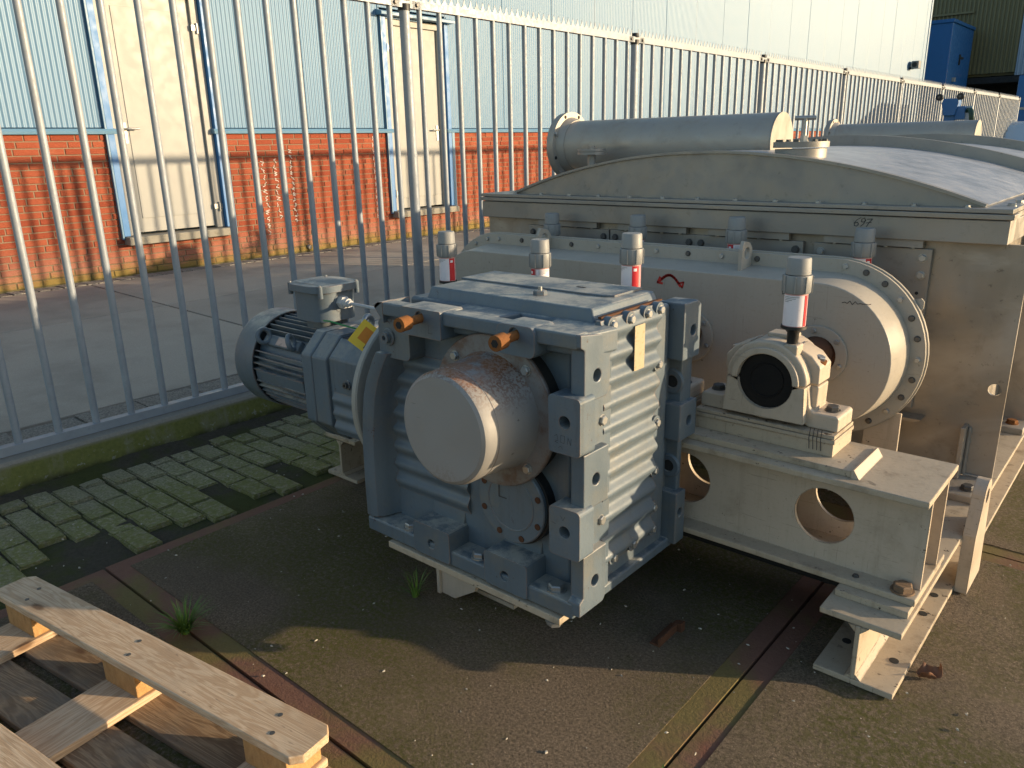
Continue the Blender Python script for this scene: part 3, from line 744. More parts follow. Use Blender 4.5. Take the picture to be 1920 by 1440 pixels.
for x0, x1 in ((-.562,-.375),(-2.745,-2.56)): obj('shim_plate', G().box(x0,x1,1.985,2.33,.195,.215), M['dirtywhite'], bf, bevel=.002, smooth=0)
bolt(bf, (-.41,2.052,.234), (0,0,1), .026, M['rustfoot'], name='foot_bolt'); bolt(bf, (-.53,2.05,.234), (0,0,1), .008, M['darkbolt'])
bolt(bf, (-2.6,2.052,.234), (0,0,1), .026, M['rustfoot'], name='foot_bolt')
obj('sun_stop_beam', G().box(-2.549,-.575,2.24,2.32,.07,.212), M['dark'], bf, bevel=.004, smooth=0)  # added dark bar: stops low sun leaking under the cross beam
# lifting lugs welded to the foot
for x0, x1 in ((-.366,-.33),(-2.794,-2.758)):
    yc, zc = 2.66, .31
    p = [(2.565,0),(2.755,0),(2.755,.02),(yc+.055,zc)]+circ(yc,zc,.055,12,0,180)+[(2.565,.2)]
    obj('lifting_lug', G().prism(p, 'x', x0, x1, [circ(yc,zc,.024,18)]), M['white'], bf, bevel=.004, smooth=30)
# pads under the tank feet with bolts
for (y, m) in ((2.9,'darkbolt'),(3.74,'rustbolt'),(4.6,'darkbolt'),(5.5,'rustbolt'),(6.4,'darkbolt')):
    for x0, x1 in ((-.56,-.372),(-2.752,-2.564)):
        obj('foot_pad', G().box(x0,x1,y-.075,y+.115,.195,.222), M['stain'], bf, bevel=.003, smooth=0)
        bolt(bf, ((x0+x1)/2+.045,y-.012,.222), (0,0,1), .021, M[m], name='pad_bolt')
# packing under the bearings
AX = [-.862,-1.335,-1.775,-2.23]; AZ = .722
pk = obj('bearing_seat', G().box(-2.62,-.575,2.058,2.262,.516,.535), M['dirtywhite'], bf, bevel=.002, smooth=0)
obj('weld_lip', G().prism([(-.575,.516),(-.575,.537),(-.568,.541),(-.552,.516)], 'y', 2.055, 2.265), M['white'], pk, smooth=0)

# ================================================================ pillow block bearings
def bearing(ax, label, first):
    b = thing('pillow_block_bearing', label, 'bearing', (ax, 2.2, .535), 'pillow block bearings along the cross beam')
    def X(v): return ax+v
    for z0, z1, d in ((.535,.574,0),(.5752,.5868,.004),(.588,.599,.001)):
        obj('packing_plate', G().box(X(-.213-d),X(.213+d),2.122-d,2.282,z0,z1), M['dirtywhite'], b, bevel=.0015, smooth=0)
    z = .6
    # base: feet and lower housing up to the split at AZ
    lo = [(-.212,0),(-.212,.04),(-.205,.047),(-.138,.047),(-.126,.058),(-.118,.1215)]
    arc = [(-.0005+(.084)*math.cos(R(180+180*i/16)), AZ-z+.084*math.sin(R(180+180*i/16))) for i in range(17)]
    hi = [(.118,.1215),(.126,.058),(.138,.047),(.205,.047),(.212,.04),(.212,0),(.13,0),(.1,.014),(-.1,.014),(-.13,0)]
    feet = obj('housing_base', G().prism([(X(p),z+q) for p,q in lo+arc+hi], 'y', 2.15, 2.272), M['white'], b, bevel=.005, seg=3)
    # bulging barrel around the bore, lower half and cap
    def half(a0, a1, r0, r1, y0, y1):
        o = circ(X(0),AZ,r1,22,a0,a1)+list(reversed(circ(X(0),AZ,r0,22,a0,a1)))
        return G().prism(o, 'y', y0, y1)
    obj('barrel_base', half(180.9,359.1,.084,.118,2.13,2.29), M['white'], feet, bevel=.008, seg=3)
    obj('web_block', G().prism([(X(-.126),z+.012),(X(.122),z+.012),(X(.1165),AZ-.0025),(X(.0835),AZ-.0025)]+[(X(.0835*math.cos(R(-2-176*i/16))),AZ+.0835*math.sin(R(-2-176*i/16))) for i in range(17)]+[(X(-.0835),AZ-.0025),(X(-.1165),AZ-.0025)], 'y', 2.124, 2.284), M['white'], feet, bevel=.0025, seg=2)
    cp = obj('housing_cap', half(.9,179.1,.084,.122,2.126,2.284), M['white'], b, bevel=.010, seg=3)
    obj('cap_lip', half(.6,179.4,.0835,.103,2.114,2.13), M['white'], cp, bevel=.004)
    for s in (-1,1):
        q = [(X(s*.066),AZ+.108),(X(s*.115),AZ+.085),(X(s*.142),AZ+.055),(X(s*.142),AZ+.002),(X(s*.1),AZ+.002)]
        obj('cap_shoulder', G().prism(q if s > 0 else q[::-1], 'y', 2.165, 2.257), M['white'], cp, bevel=.006, seg=3)
        bolt(cp, (X(s*.124),2.208,AZ+.066), (.35*s,0,1), .0155, M['bolt'], name='cap_bolt'); 
        obj('rust_ring', G().cyl((X(s*.121),2.208,AZ+.058),(X(s*.1245),2.208,AZ+.069),.0215,n=16), M['rustbolt'], cp)
        obj('leg_block', G().prism([(X(s*.1),z+.04),(X(s*.14),z+.04),(X(s*.142),AZ-.002),(X(s*.1),AZ-.002)][::s], 'y', 2.17, 2.252), M['white'], feet, bevel=.006, seg=3)
        bolt(feet, (X(s*.177),2.2,z+.047), (0,0,1), .019, M['darkbolt'], name='foot_bolt')
    obj('raised_pad', G().box(X(-.03),X(.05),2.19,2.25,AZ+.118,AZ+.131), M['white'], cp, bevel=.004)
    obj('grease_boss', G().box(X(.045),X(.085),2.13,2.18,AZ+.085,AZ+.118), M['white'], cp, bevel=.006)
    obj('seal', G().cyl((X(0),2.138,AZ),(X(0),2.15,AZ),.0838,n=44).torus((X(0),2.138,AZ),(0,1,0),.05,.003,n=36,m=6), M['seal'], b)
    obj('shaft', G().cyl((X(0),2.152,AZ),(X(0),2.56,AZ),.052,n=28), M['rustmetal'], b)
    return b
BL = ['cream pillow block bearing with black seal at the right end of the beam', 'pillow block bearing hidden behind the gearbox, second from the right beam end',
      'pillow block bearing hidden behind the gearbox, third from the right beam end', 'pillow block bearing behind the gearbox at the left beam end']
for i, a in enumerate(AX): bearing(a, BL[i], i == 0)
b0 = bpy.data.objects['pillow_block_bearing']
g = G()
for i in range(4):
    x = -.715+.011*i; zz = .56; s = stroke([(x,.612),(x-.002,.583),(x+.001,.55)], .0022, 'y', 2.1175); g.add(s.v, s.f)
obj('marker_strokes', g, M['ink'], b0, smooth=0)

# ================================================================ grease cartridges
def cartridge(x, y, zt, label, white_at, red_at, zbase):
    c = thing('lubricator', label, 'lubricator', (x, y, zbase), 'automatic grease lubricators on the bearings')
    z = zt
    obj('cap', G().lathe([(-.0,.0),(0,.030),(-.004,.0325),(-.046,.034),(-.048,.0)], (x,y,z), (0,0,1), 32), M['capgrey'], c, bevel=0)
    g = G().lathe([(-.048,.0),(-.048,.0375),(-.052,.039),(-.094,.0385),(-.099,.035),(-.099,0)], (x,y,z), (0,0,1), 32)
    for i in range(8):
        t = R(45*i+12); dx, dy = math.cos(t), math.sin(t)
        g.add([(x+dx*.037-dy*s*.0015, y+dy*.037+dx*s*.0015, z-h) for h in (.05,.096) for s in (-1,1)]+[(x+dx*.0415-dy*s*.0015, y+dy*.0415+dx*s*.0015, z-h) for h in (.05,.096) for s in (-1,1)],
              [(0,2,3,1),(4,5,7,6),(0,4,6,2),(1,3,7,5),(0,1,5,4),(2,6,7,3)])
    obj('collar', g, M['capgrey'], c)
    obj('body', G().lathe([(-.099,0),(-.099,.0315),(-.195,.0315),(-.195,0)], (x,y,z), (0,0,1), 32), M['label' if white_at is None else 'rosebody'], c)
    def arc(a0, a1, z0, z1, r, m, nm):
        n = 14; vs = []; 
        for i in range(n+1):
            t = R(a0+(a1-a0)*i/n)
            for zz in (z0,z1): vs.append((x+r*math.cos(t), y+r*math.sin(t), z+zz))
        return obj(nm, G().add(vs, [(2*i,2*i+2,2*i+3,2*i+1) for i in range(n)]), m, c)
    arc(white_at-62, white_at+62, -.190, -.103, .0322, M['label'], 'label')
    rw_ = 9 if zbase == .83 else 22
    arc(red_at-rw_, red_at+rw_, -.190, -.103, .0324, M['red'], 'red_band')
    if rw_ > 10: arc(red_at-14, red_at+6, -.119, -.110, .0327, M['label'], 'band_print')
    for k in range(4): arc(white_at-46, white_at+34-17*k, -.1085-.0045*k, -.1068-.0045*k, .0326, M['capgrey'], 'print_line')
    obj('base_ring', G().lathe([(-.192,0),(-.192,.0355),(-.2,.036),(-.204,.024),(-.214,.0165),(-.247,.0155),(-.249,0)], (x,y,z), (0,0,1), 28), M['black'], c)
    obj('nipple', G().cyl((x,y,z-.249),(x,y,zbase),.0095,n=14), M['bolt'], c)
    return c
M['rosebody'] = paint('pink_clear_body', (.55,.3,.3), .3, dirt=(.4,.3,.25), dirt_amt=.2, var=.04, bump=.02)
LUB = [(-.802,2.155,1.085,'grease lubricator with white label standing on the right pillow block bearing',272,346,.83),
       (-1.355,2.17,1.12,'tallest front grease lubricator with red band on its right side, behind the gearbox top',245,330,.85),
       (-1.735,2.17,1.078,'grease lubricator with red left side behind the middle of the gearbox top',345,250,.85),
       (-2.205,2.17,1.081,'leftmost grease lubricator beside the round fence post',268,350,.85),
       (-.848,2.87,1.097,'grease lubricator behind the rounded right end of the gear case',250,330,.8),
       (-1.322,2.87,1.116,'grease lubricator with red label behind the case lifting eye',335,258,.8),
       (-1.765,2.87,1.106,'grease lubricator cap rising behind the tall front lubricator',300,250,.8),
       (-2.222,2.87,1.096,'grease lubricator cap half hidden behind the left lifting eye of the gear case',320,265,.8)]
for l in LUB: cartridge(*l)

# ================================================================ oval gear case
gc = thing('gear_case', 'long rounded cream gear case with bolted flange in front of the tank', 'gear case', (-1.65, 2.72, .35))
CX0, CX1, CZ = -2.42, -.878, .702
def stad(r, n=28, x0=CX0, x1=CX1): return circ(x1,CZ,r,n,-90,90)+circ(x0,CZ,r,n,90,270)
fr, bk = stad(.246), stad(.262)
g = G(); n = len(fr)
g.v = [(x,2.55,z) for x,z in fr]+[(x,2.70,z) for x,z in bk]
g.f = [(i,(i+1)%n,n+(i+1)%n,n+i) for i in range(n)]+[tuple(range(n-1,-1,-1))]
obj('case_cover', g, M['case'], gc, bevel=.004, smooth=50)
obj('flange', G().prism(stad(.308), 'y', 2.70, 2.713), M['case'], gc, bevel=.0015, smooth=50)
obj('rear_flange', G().prism(stad(.313), 'y', 2.716, 2.729), M['case'], gc, bevel=.0015, smooth=50)
obj('rear_case', G().prism(stad(.25), 'y', 2.729, 2.80), M['case'], gc, smooth=50)
for i, a in enumerate(range(-84, 96, 14)):
    p = (CX1+.286*math.cos(R(a)), 2.70, CZ+.286*math.sin(R(a)))
    bolt(gc, p, (0,-1,0), .0092, M['darkbolt' if (i*5) % 3 else 'bolt'])
for i in range(11): bolt(gc, (-1.02-.138*i, 2.70, CZ+.286), (0,-1,0), .0092, M['darkbolt' if i % 2 else 'bolt'])
for a in range(100, 190, 16): bolt(gc, (CX0+.286*math.cos(R(a)), 2.70, CZ+.286*math.sin(R(a))), (0,-1,0), .0092, M['bolt'])
for i, x in enumerate(AX):
    cv = obj('shaft_cover', G().prism(circ(x,.712,.098,44), 'y', 2.538, 2.55, [circ(x,.712,.062,32)]), M['case'], gc, bevel=.002, smooth=50)
    obj('shaft_gap', G().cyl((x,2.546,.712),(x,2.549,.712),.063,n=32), M['rustmetal'] if i == 0 else M['case'], cv)
    for a in (40,100,160,220,280,340): bolt(cv, (x+.082*math.cos(R(a)),2.538,.712+.082*math.sin(R(a))), (0,-1,0), .008, M['bolt'])
def eye(x, y0, y1, z0, nm='lifting_eye'):
    yc = (y0+y1)/2; h = .075
    p = [(y0,z0),(y1,z0),(y1,z0+h),(y1-.02,z0+h+.02),(y0+.015,z0+h+.03),(y0,z0+h)]
    return obj(nm, G().prism(p, 'x', x-.007, x+.007, [circ(yc,z0+h-.015,.021,16)]), M['case'], gc, bevel=.002)
eye(-1.185, 2.615, 2.70, .952); eye(-2.105, 2.615, 2.70, .952)
p = [(2.735,.78),(2.735,.88),(2.79,.9),(2.80,.86),(2.80,.80)]
obj('side_eye', G().prism([(-.645,.885),(-.612,.898),(-.602,.888),(-.602,.865),(-.62,.84)], 'y', 2.730, 2.738), M['case'], gc)
for x0_ in (-.74,-2.67): obj('support_leg', G().box(x0_,x0_+.115,2.73,2.742,.195,.50), M['white'], gc, bevel=.002, smooth=0)
# red arrow and pencil marks on the case
st = stroke([(-1.465+.085*i/10, .902+.030*math.sin(math.pi*(i/10))-.012*i/10) for i in range(11)], .010, 'y', 2.5485)
s2 = stroke([(-1.465,.915),(-1.475,.895),(-1.455,.893)], .008, 'y', 2.5484); st.add(s2.v, s2.f)
s2 = stroke([(-1.372,.885),(-1.367,.905),(-1.385,.9),(-1.372,.885)], .006, 'y', 2.5484); st.add(s2.v, s2.f)
obj('red_arrow_mark', st, M['redink'], gc, smooth=0)
g = stroke([(-.80+.008*i, .895+(.006 if i % 2 else -.006)*random.random()) for i in range(12)], .0022, 'y', 2.5486)
obj('pencil_mark', g, M['ink'], gc, smooth=0)
for x in (-1.0,-.985): obj('pencil_mark', stroke([(x,.93),(x+.004,.90),(x+.012,.905)], .002, 'y', 2.5486), M['ink'], gc, smooth=0)

# ================================================================ tank
tk = thing('mixer_tank', 'large stained stainless steel mixing tank with domed lids behind the gear case', 'tank', (-1.56, 5.5, .2))
FY = 3.02; TX0, TX1 = -2.745, -.372
obj('front_wall', G().prism([(TX0,.222),(TX1,.222),(TX1,1.05),(TX0,1.05)], 'y', FY, FY+.012, [circ(-.408,.553,.021,24)]), M['stain'], tk, smooth=0)
obj('tank_body', G().box(-2.62,-.50,FY+.012,7.9,.30,1.05), M['stain'], tk, bevel=.004, smooth=0)
for y in (3.80,4.66,5.56,6.44,7.3): obj('rib_plate', G().box(TX0,TX1-.005,y,y+.012,.222,1.05), M['stain'], tk, smooth=0)
for i, (x, w) in enumerate(((-.862,.205),(-1.335,.228),(-1.775,.213),(-2.23,.235))):
    sp_ = obj('seal_plate', G().box(x-w,x+w,FY-.022,FY-.002,.44,1.022), M['stain2'], tk, bevel=.002, smooth=0)
    for s in (-1,1):
        for zz in ((.99,.93,.83,.74) if i == 0 and s > 0 else (.99,.9)):
            bolt(sp_, (x+s*(w-.028),FY-.022,zz), (0,-1,0), .0135, M['darkbolt' if i else 'bolt'])
    st_ = obj('cover_strip', G().box(x-.165,x+.175,FY-.034,FY-.004,1.026,1.052), M['stain2'], tk, smooth=0)
    for k in range(4): bolt(st_, (x-.13+.09*k,FY-.02,1.026), (0,0,-1), .008, M['bolt'])
obj('seal_hole', G().cyl((-.69,FY-.0235,.866),(-.69,FY-.0215,.866),.006,n=12), M['dark'], tk)
# lid flange: two stacked angle frames
obj('lid_flange', G().box(TX0-.005,-.435,FY-.045,FY+.05,1.052,1.130), M['stain2'], tk, bevel=.003, smooth=0)
obj('lid_flange', G().box(TX0-.012,-.425,FY-.055,FY+.05,1.133,1.150), M['stain2'], tk, bevel=.002, smooth=0)
obj('lid_flange', G().box(TX0-.012,-.432,FY-.05,FY+.05,1.1525,1.167), M['stain2'], tk, bevel=.002, smooth=0)
for x0, x1 in ((-.53,-.435),(TX0-.005,-2.65)):
    obj('side_flange', G().box(x0,x1,FY+.052,7.9,1.052,1.130), M['stain2'], tk, bevel=.003, smooth=0)
    obj('side_flange', G().box(x0,x1,FY+.052,7.9,1.133,1.150).box(x0,x1,FY+.052,7.9,1.1525,1.167), M['stain2'], tk, smooth=0)
for i in range(13): bolt(tk, (-2.55+.165*i,FY-.022,1.167), (0,0,1), .010, M['bolt'])
for i in range(30): bolt(tk, (-.462,FY+.1+.15*i,1.167), (0,0,1), .013, M['bolt'])
# arched lids
RD, ZA, XC = 2.99, 1.355, -1.545; ZC = ZA-RD; HW = 1.025
A0 = math.degrees(math.asin(HW/RD))
def arcp(dr, n=36): return [(XC+(RD+dr)*math.sin(R(-A0+2*A0*i/(n-1))), ZC+(RD+dr)*math.cos(R(-A0+2*A0*i/(n-1)))) for i in range(n)]
def lid(y0, y1, nm):
    o = arcp(0); i_ = arcp(-.006)
    l = obj('lid', G().prism(o+list(reversed(i_)), 'y', y0, y1), M['dome'], tk, smooth=50)
    obj('arch_plate', G().prism([(o[0][0],1.167)]+arcp(-.006)+[(o[-1][0],1.167)], 'y', y0+.012, y0+.024), M['stain2'], l, smooth=50)
    obj('arch_edge', G().prism(arcp(.004)+list(reversed(arcp(-.004))), 'y', y0-.003, y0+.03), M['stain2'], l, smooth=50)
    return l
l1 = lid(FY, 4.65, ''); l2 = lid(4.70, 6.33, ''); l3 = lid(6.38, 7.9, '')
for y in (4.65, 4.675, 6.33, 6.355):
    o = arcp(.055); i_ = arcp(-.006)
    obj('rib_flange', G().prism(o+list(reversed(i_)), 'y', y, y+.022), M['stain2'], tk, smooth=50)
def pipe(yc, x0, x1):
    z = 1.388
    p = obj('vent_pipe', G().cyl((x0+.02,yc,z),(x1,yc,z),.125,n=48), M['pipe'], tk, smooth=50)
    obj('end_plate', G().cyl((x1,yc,z),(x1+.008,yc,z),.126,n=48), M['stain2'], p)
    fl = obj('pipe_flange', G().lathe([(0,.112),(0,.172),(.022,.172),(.022,.145),(.03,.142),(.06,.128),(.06,.112)], (x0,yc,z), (1,0,0), 48, True).lathe([(-.022,0),(-.022,.168),(-.003,.168),(-.003,0)], (x0,yc,z), (1,0,0), 48), M['pipe'], p, smooth=40)
    for k in range(8):
        t = R(22.5+45*k); q = (x0+.0222,yc+.157*math.cos(t),z+.157*math.sin(t))
        inst('bolt_hole', hole_me, fl, q, (0,R(90),0), (.009,.009,1))
    bolt(fl, (x0+.022,yc+.157*math.cos(R(157.5)),z+.157*math.sin(R(157.5))), (1,0,0), .011, M['bolt'])
    return p
pipe(3.55, -2.63, -1.455); pipe(7.6, -2.63, -1.455)
# hand hole with bolted cover and T handle
hc = (-1.225, 3.20); hz = 1.325
hh = obj('hand_hole', G().cyl((*hc,hz-.03),(*hc,hz+.035),.098,n=44).cyl((*hc,hz+.040),(*hc,hz+.062),.106,n=44), M['stain2'], tk, smooth=40)
for k in range(8):
    t = R(45*k+10); bolt(hh, (hc[0]+.088*math.cos(t),hc[1]+.088*math.sin(t),hz+.062), (0,0,1), .011, M['darkbolt'])
obj('handle', G().cyl((hc[0]-.01,hc[1]+.05,hz+.062),(hc[0]-.01,hc[1]+.05,hz+.085),.016,n=6).cyl((hc[0]-.01,hc[1]+.05,hz+.08),(hc[0]-.01,hc[1]+.05,hz+.15),.009,n=12).cyl((hc[0]-.045,hc[1]+.03,hz+.152),(hc[0]+.025,hc[1]+.07,hz+.152),.009,n=12), M['bolt'], hh)
# small flanged socket on the left of the dome
v = obj('sight_socket', G().cyl((-2.305,3.30,1.24),(-2.305,3.30,1.345),.02,n=18).cyl((-2.305,3.30,1.345),(-2.305,3.30,1.357),.07,n=32).cyl((-2.305,3.30,1.361),(-2.305,3.30,1.371),.07,n=32).cyl((-2.305,3.30,1.371),(-2.305,3.30,1.384),.018,n=6), M['stain2'], tk, smooth=40)
# brackets and stiffeners on the front wall
obj('wall_bracket', G().prism([(-.735,.405),(-.625,.405),(-.61,.416),(-.61,.418),(-.735,.418)], 'y', FY-.07, FY), M['stain'], tk, bevel=.002)
obj('stiffener', G().box(-.482,-.468,FY-.06,FY,.222,.415), M['stain'], tk, bevel=.002, smooth=0)
obj('weld_bead', G().tube([(-.462,FY-.005,.225+.018*i) for i in range(11)], .006, 8, [.0055+.0025*(i % 2) for i in range(11)]).tube([(-.46+.008*i,FY-.004,.226) for i in range(11)], .006, 8), M['stain2'], tk)
# handwritten number on the lid flange
dig = {'6':[(.5,1),(.2,.75),(.05,.35),(.15,.05),(.4,0),(.5,.25),(.35,.45),(.1,.35)], '9':[(.45,.7),(.3,1),(.08,.85),(.1,.55),(.35,.5),(.48,.75),(.4,.3),(.2,0)], '7':[(.0,.85),(.5,.9),(.3,.45),(.2,0)], '-':[(.05,.42),(.5,.5)]}
g = G()
for ch_, ox in (('6',0),('9',.033),('7',.066),('-',.066)):
    s = stroke([(-.925+ox*.62+.036*px+.008*py, 1.092+.03*py) for px, py in dig[ch_]], .0026, 'y', FY-.0462); g.add(s.v, s.f)
obj('number_writing', g, M['ink'], tk, smooth=0)
# ================================================================ gearbox
gb = thing('gearbox', 'heavy blue grey cast gearbox with a round steel shaft cap and ribbed side', 'gearbox', (-1.42, 1.72, .18))
MG = M['gear']; GF = 1.45; GR = 2.005
hs = obj('housing', G().box(-1.80,-1.085,1.60,1.955,.20,.958).box(-1.84,-1.127,1.53,1.60,.20,.895), MG, gb, bevel=.012, seg=3)
# flared left wall towards the input flange
pl = [(-1.905,GF),(-1.876,GF),(-1.858,1.457),(-1.846,1.474),(-1.838,1.496),(-1.831,1.52),(-1.818,1.538),(-1.79,1.545),(-1.79,1.98),(-1.905,1.98)]
g = G(); zs = [(.236,0),(.36,.0),(.48,.004),(.58,.014),(.66,.03),(.72,.052),(.78,.085),(.81,.105)]
nv = len(pl)
for z, dx in zs: g.v += [((x+dx if x < -1.80 else x+dx*.5),y,z) for x, y in pl]
for k in range(len(zs)-1):
    for i in range(nv): g.f.append((k*nv+i,k*nv+(i+1)%nv,(k+1)*nv+(i+1)%nv,(k+1)*nv+i))
g.f += [tuple(range(nv)), tuple(range((len(zs)-1)*nv, len(zs)*nv))]
obj('side_wall', g, MG, gb, bevel=.003, smooth=32)
# horizontal cooling ribs of the front face
def wave(a0, a1, per, amp, base, back, n=10):
    m = int(round((a1-a0)/per))*n
    top = [(base-amp*(.5-.5*math.cos(2*math.pi*i/n))**1.0, a0+(a1-a0)*i/m) for i in range(m+1)]
    return top+[(back,a1),(back,a0)]
obj('front_ribs', G().prism(wave(.33,.80,.058,.013,1.528,1.56), 'x', -1.825, -1.50), MG, gb, smooth=60)
obj('plug_boss', G().prism(rrect(-1.80,-1.665,.795,.915,.02), 'y', 1.468, 1.6), MG, gb, bevel=.006)
pg = obj('screw_plug', G().cyl((-1.752,1.469,.86),(-1.752,1.461,.86),.026,n=24), MG, gb, bevel=.002); bolt(pg, (-1.752,1.4612,.86), (0,-1,0), .017, M['gear'], SOCK, 'socket')
# top: lip with webs, deck
g = G().box(-1.755,-1.05,GF,1.50,.928,.967)
obj('top_lip', g, MG, gb, bevel=.006, seg=3)
obj('lip_end', G().prism([(-1.775,.965),(-1.795,.955),(-1.79,.945),(-1.7545,.905),(-1.7552,.905),(-1.7552,.967)], 'y', GF+.002, 1.56), MG, gb, bevel=.006, seg=3)
for x0, x1 in ((-1.535,-1.365),(-1.20,-1.05)):
    obj('top_web', G().prism([(x0,1.49),(x1,1.49),(x1+.02,1.60),(x0-.02,1.60)], 'z', .90, .962), MG, gb, bevel=.008, seg=3)
def frust(b, t, z0, z1): return G().hexa([(b[0],b[2],z0),(b[1],b[2],z0),(b[1],b[3],z0),(b[0],b[3],z0)], [(t[0],t[2],z1),(t[1],t[2],z1),(t[1],t[3],z1),(t[0],t[3],z1)])
dk = obj('top_deck', frust((-1.75,-1.086,1.592,1.948),(-1.725,-1.128,1.622,1.93),.90,.992), MG, gb, bevel=.006, seg=3)
obj('deck_rim', G().prism([(-1.74,1.77),(-1.19,1.77),(-1.165,1.785),(-1.165,1.93),(-1.74,1.93)], 'z', .991, .998), MG, dk, bevel=.003)
bolt(dk, (-1.36,1.70,.992), (0,0,1), .02, MG, HEXP, 'breather'); obj('breather_knob', G().cyl((-1.36,1.70,1.004),(-1.36,1.70,1.016),.006,n=10), M['bolt'], dk)
obj('deck_hole', G().box(-1.33,-1.30,1.83,1.84,.9981,.9989), M['dark'], dk)
# rear plate
obj('rear_plate', G().box(-1.80,-1.10,1.955,GR-.006,.20,.955), MG, gb, bevel=.01, seg=3)
# mounting blocks: side faces (holes along X) front and rear
for z0, z1, zc in ((.79,.945,.853),(.50,.655,.575),(.198,.37,.28)):
    p = [(1.468,z0),(1.578,z0),(1.578,z1),(1.468,z1)]
    if z0 > .7: p = [(1.468,z0),(1.565,z0),(1.578,z0+.012),(1.578,z1+.004),(1.452,z1+.022),(1.452,z1-.01),(1.468,z1-.02)]
    if z0 < .3: p = [(1.452,z0),(1.56,z0),(1.57,z0+.01),(1.575,z1),(1.468,z1),(1.468,z0+.05),(1.452,z0+.04)]
    b = obj('mounting_block', G().prism(p, 'x', -1.08, -1.04, [circ(1.522,zc,.0165,20)]), MG, gb, bevel=.003)
    inst('bolt_hole', hole_me, b, (-1.0835,1.522,zc), (0,R(90),0), (.017,.017,1))
    g2 = 2.056 if z0 > .4 else 2.012; z0 = .54 if .4 < z0 < .6 else z0
    q = [(1.955,z0),(g2,z0),(g2,z1),(1.955,z1)]
    if z0 > .7: q = [(1.955,z0),(g2,z0),(g2,z1-.0),(g2-.02,z1+.014),(1.955,z1+.014)]
    b = obj('mounting_block', G().prism(q, 'x', -1.12, -1.04, [circ(2.012 if z0 > .4 else 1.98,zc+.02,.0155,20)]), MG, gb, bevel=.004)
    inst('bolt_hole', hole_me, b, (-1.1,2.012 if z0 > .4 else 1.98,zc+.02), (0,R(90),0), (.016,.016,1))
obj('rear_column', G().box(-1.125,-1.058,1.988,2.05,.545,.94).box(-1.125,-1.058,1.985,2.009,.205,.545), MG, gb, bevel=.005)
for zz, yy in ((.715,1.988),(.445,1.985)):
    b = obj('hole_boss', G().lathe([(0,.017),(-.006,.02),(-.006,.034),(0,.04)], (-1.088,yy,zz), (0,1,0), 28), MG, gb)
    inst('bolt_hole', hole_me, b, (-1.088,yy-.001,zz), (R(90),0,0), (.018,.018,1))
obj('corner_post', G().box(-1.084,-1.062,1.47,1.62,.215,.93), MG, gb, bevel=.004)
# mounting blocks with holes along Y on the front face
def fblock(x0, x1, z0, z1, hx_, hz_, r, y0=GF-.008, y1=1.53, rr=.012, hr=.017):
    b = obj('mounting_block', G().prism(rrect(x0,x1,z0,z1,rr), 'y', y0, y1, [circ(hx_,hz_,hr,20)]), MG, gb, bevel=.003)
    inst('bolt_hole', hole_me, b, (hx_,y1-.012,hz_), (R(90),0,0), (hr,hr,1)); return b
fblock(-1.128,-1.030,.660,.812,-1.077,.745,.02,1.436,1.50)
fblock(-1.128,-1.030,.372,.512,-1.078,.445,.02,1.436,1.50)
fblock(-1.663,-1.502,.888,.969,-1.585,.945,.012,1.440,1.53,.006,.017)
fblock(-1.298,-1.172,.888,.969,-1.238,.945,.012,1.440,1.53,.02,.017)
for xb in (-1.585,-1.238):
    mb = obj('mounting_bolt', G().cyl((xb+.002,1.47,.944),(xb+.012,1.385,.942),.0125,n=18).cyl((xb+.0115,1.388,.942),(xb+.0155,1.35,.941),.0205,n=22), M['rustbolt'], gb, bevel=.002)
    obj('hex_socket', G().cyl((xb+.0154,1.3515,.941),(xb+.0156,1.3495,.941),.011,n=6), M['dark'], mb)
# bottom ledge, lower blocks, holding-down bolts
obj('foot_ledge', G().box(-1.905,-1.062,GF,1.54,.183,.232).box(-1.80,-1.062,1.54,GR-.02,.183,.215), MG, gb, bevel=.007, seg=3)
for x0, x1, hx_ in ((-1.672,-1.515,-1.594),(-1.374,-1.214,-1.296)):
    b = obj('mounting_block', G().prism(rrect(x0,x1,.187,.292,.012), 'y', GF-.006, 1.54, [circ(hx_,.232,.0165,20)]), MG, gb, bevel=.004)
    inst('bolt_hole', hole_me, b, (hx_,1.50,.232), (R(90),0,0), (.017,.017,1))
    obj('block_fillet', G().prism([(1.52,.285),(1.535,.36),(1.535,.232),(1.52,.232)], 'x', x0+.01, x1-.01), MG, b, bevel=.004)
for x in (-1.722,-1.425,-1.14): bolt(gb, (x,1.483,.232), (0,0,1), .0235, M['bolt'], name='holding_bolt')
# ribbed side cover with bolts
sc_ = G().prism([(x,z) for x, z in [(-1.0745+2*1.531-2*1.531+(1.531-p[0]),p[1]) for p in wave(.262,.972,.0645,.016,1.531,1.531)[:-2]]]+[(-1.09,.972),(-1.09,.262)], 'y', 1.583, 1.862)
cov = obj('side_cover', sc_, MG, gb, smooth=60)
for y in (1.62,1.705,1.79,1.855):
    obj('cover_boss', G().cyl((-1.085,y,.958),(-1.062,y,.958),.021,n=18), MG, cov); bolt(cov, (-1.062,y,.958), (1,0,0), .0115, M['bolt'])
for z in (.80,.625,.475,.355,.285):
    obj('cover_boss', G().cyl((-1.085,1.862,z),(-1.066,1.862,z),.021,n=18), MG, cov); bolt(cov, (-1.066,1.862,z), (1,0,0), .0115, M['bolt'])
for z in (.715,.43): 
    obj('cover_boss', G().cyl((-1.085,1.583,z),(-1.064,1.583,z),.03,n=18), MG, cov); bolt(cov, (-1.064,1.578,z), (1,0,0), .0135, M['bolt'])
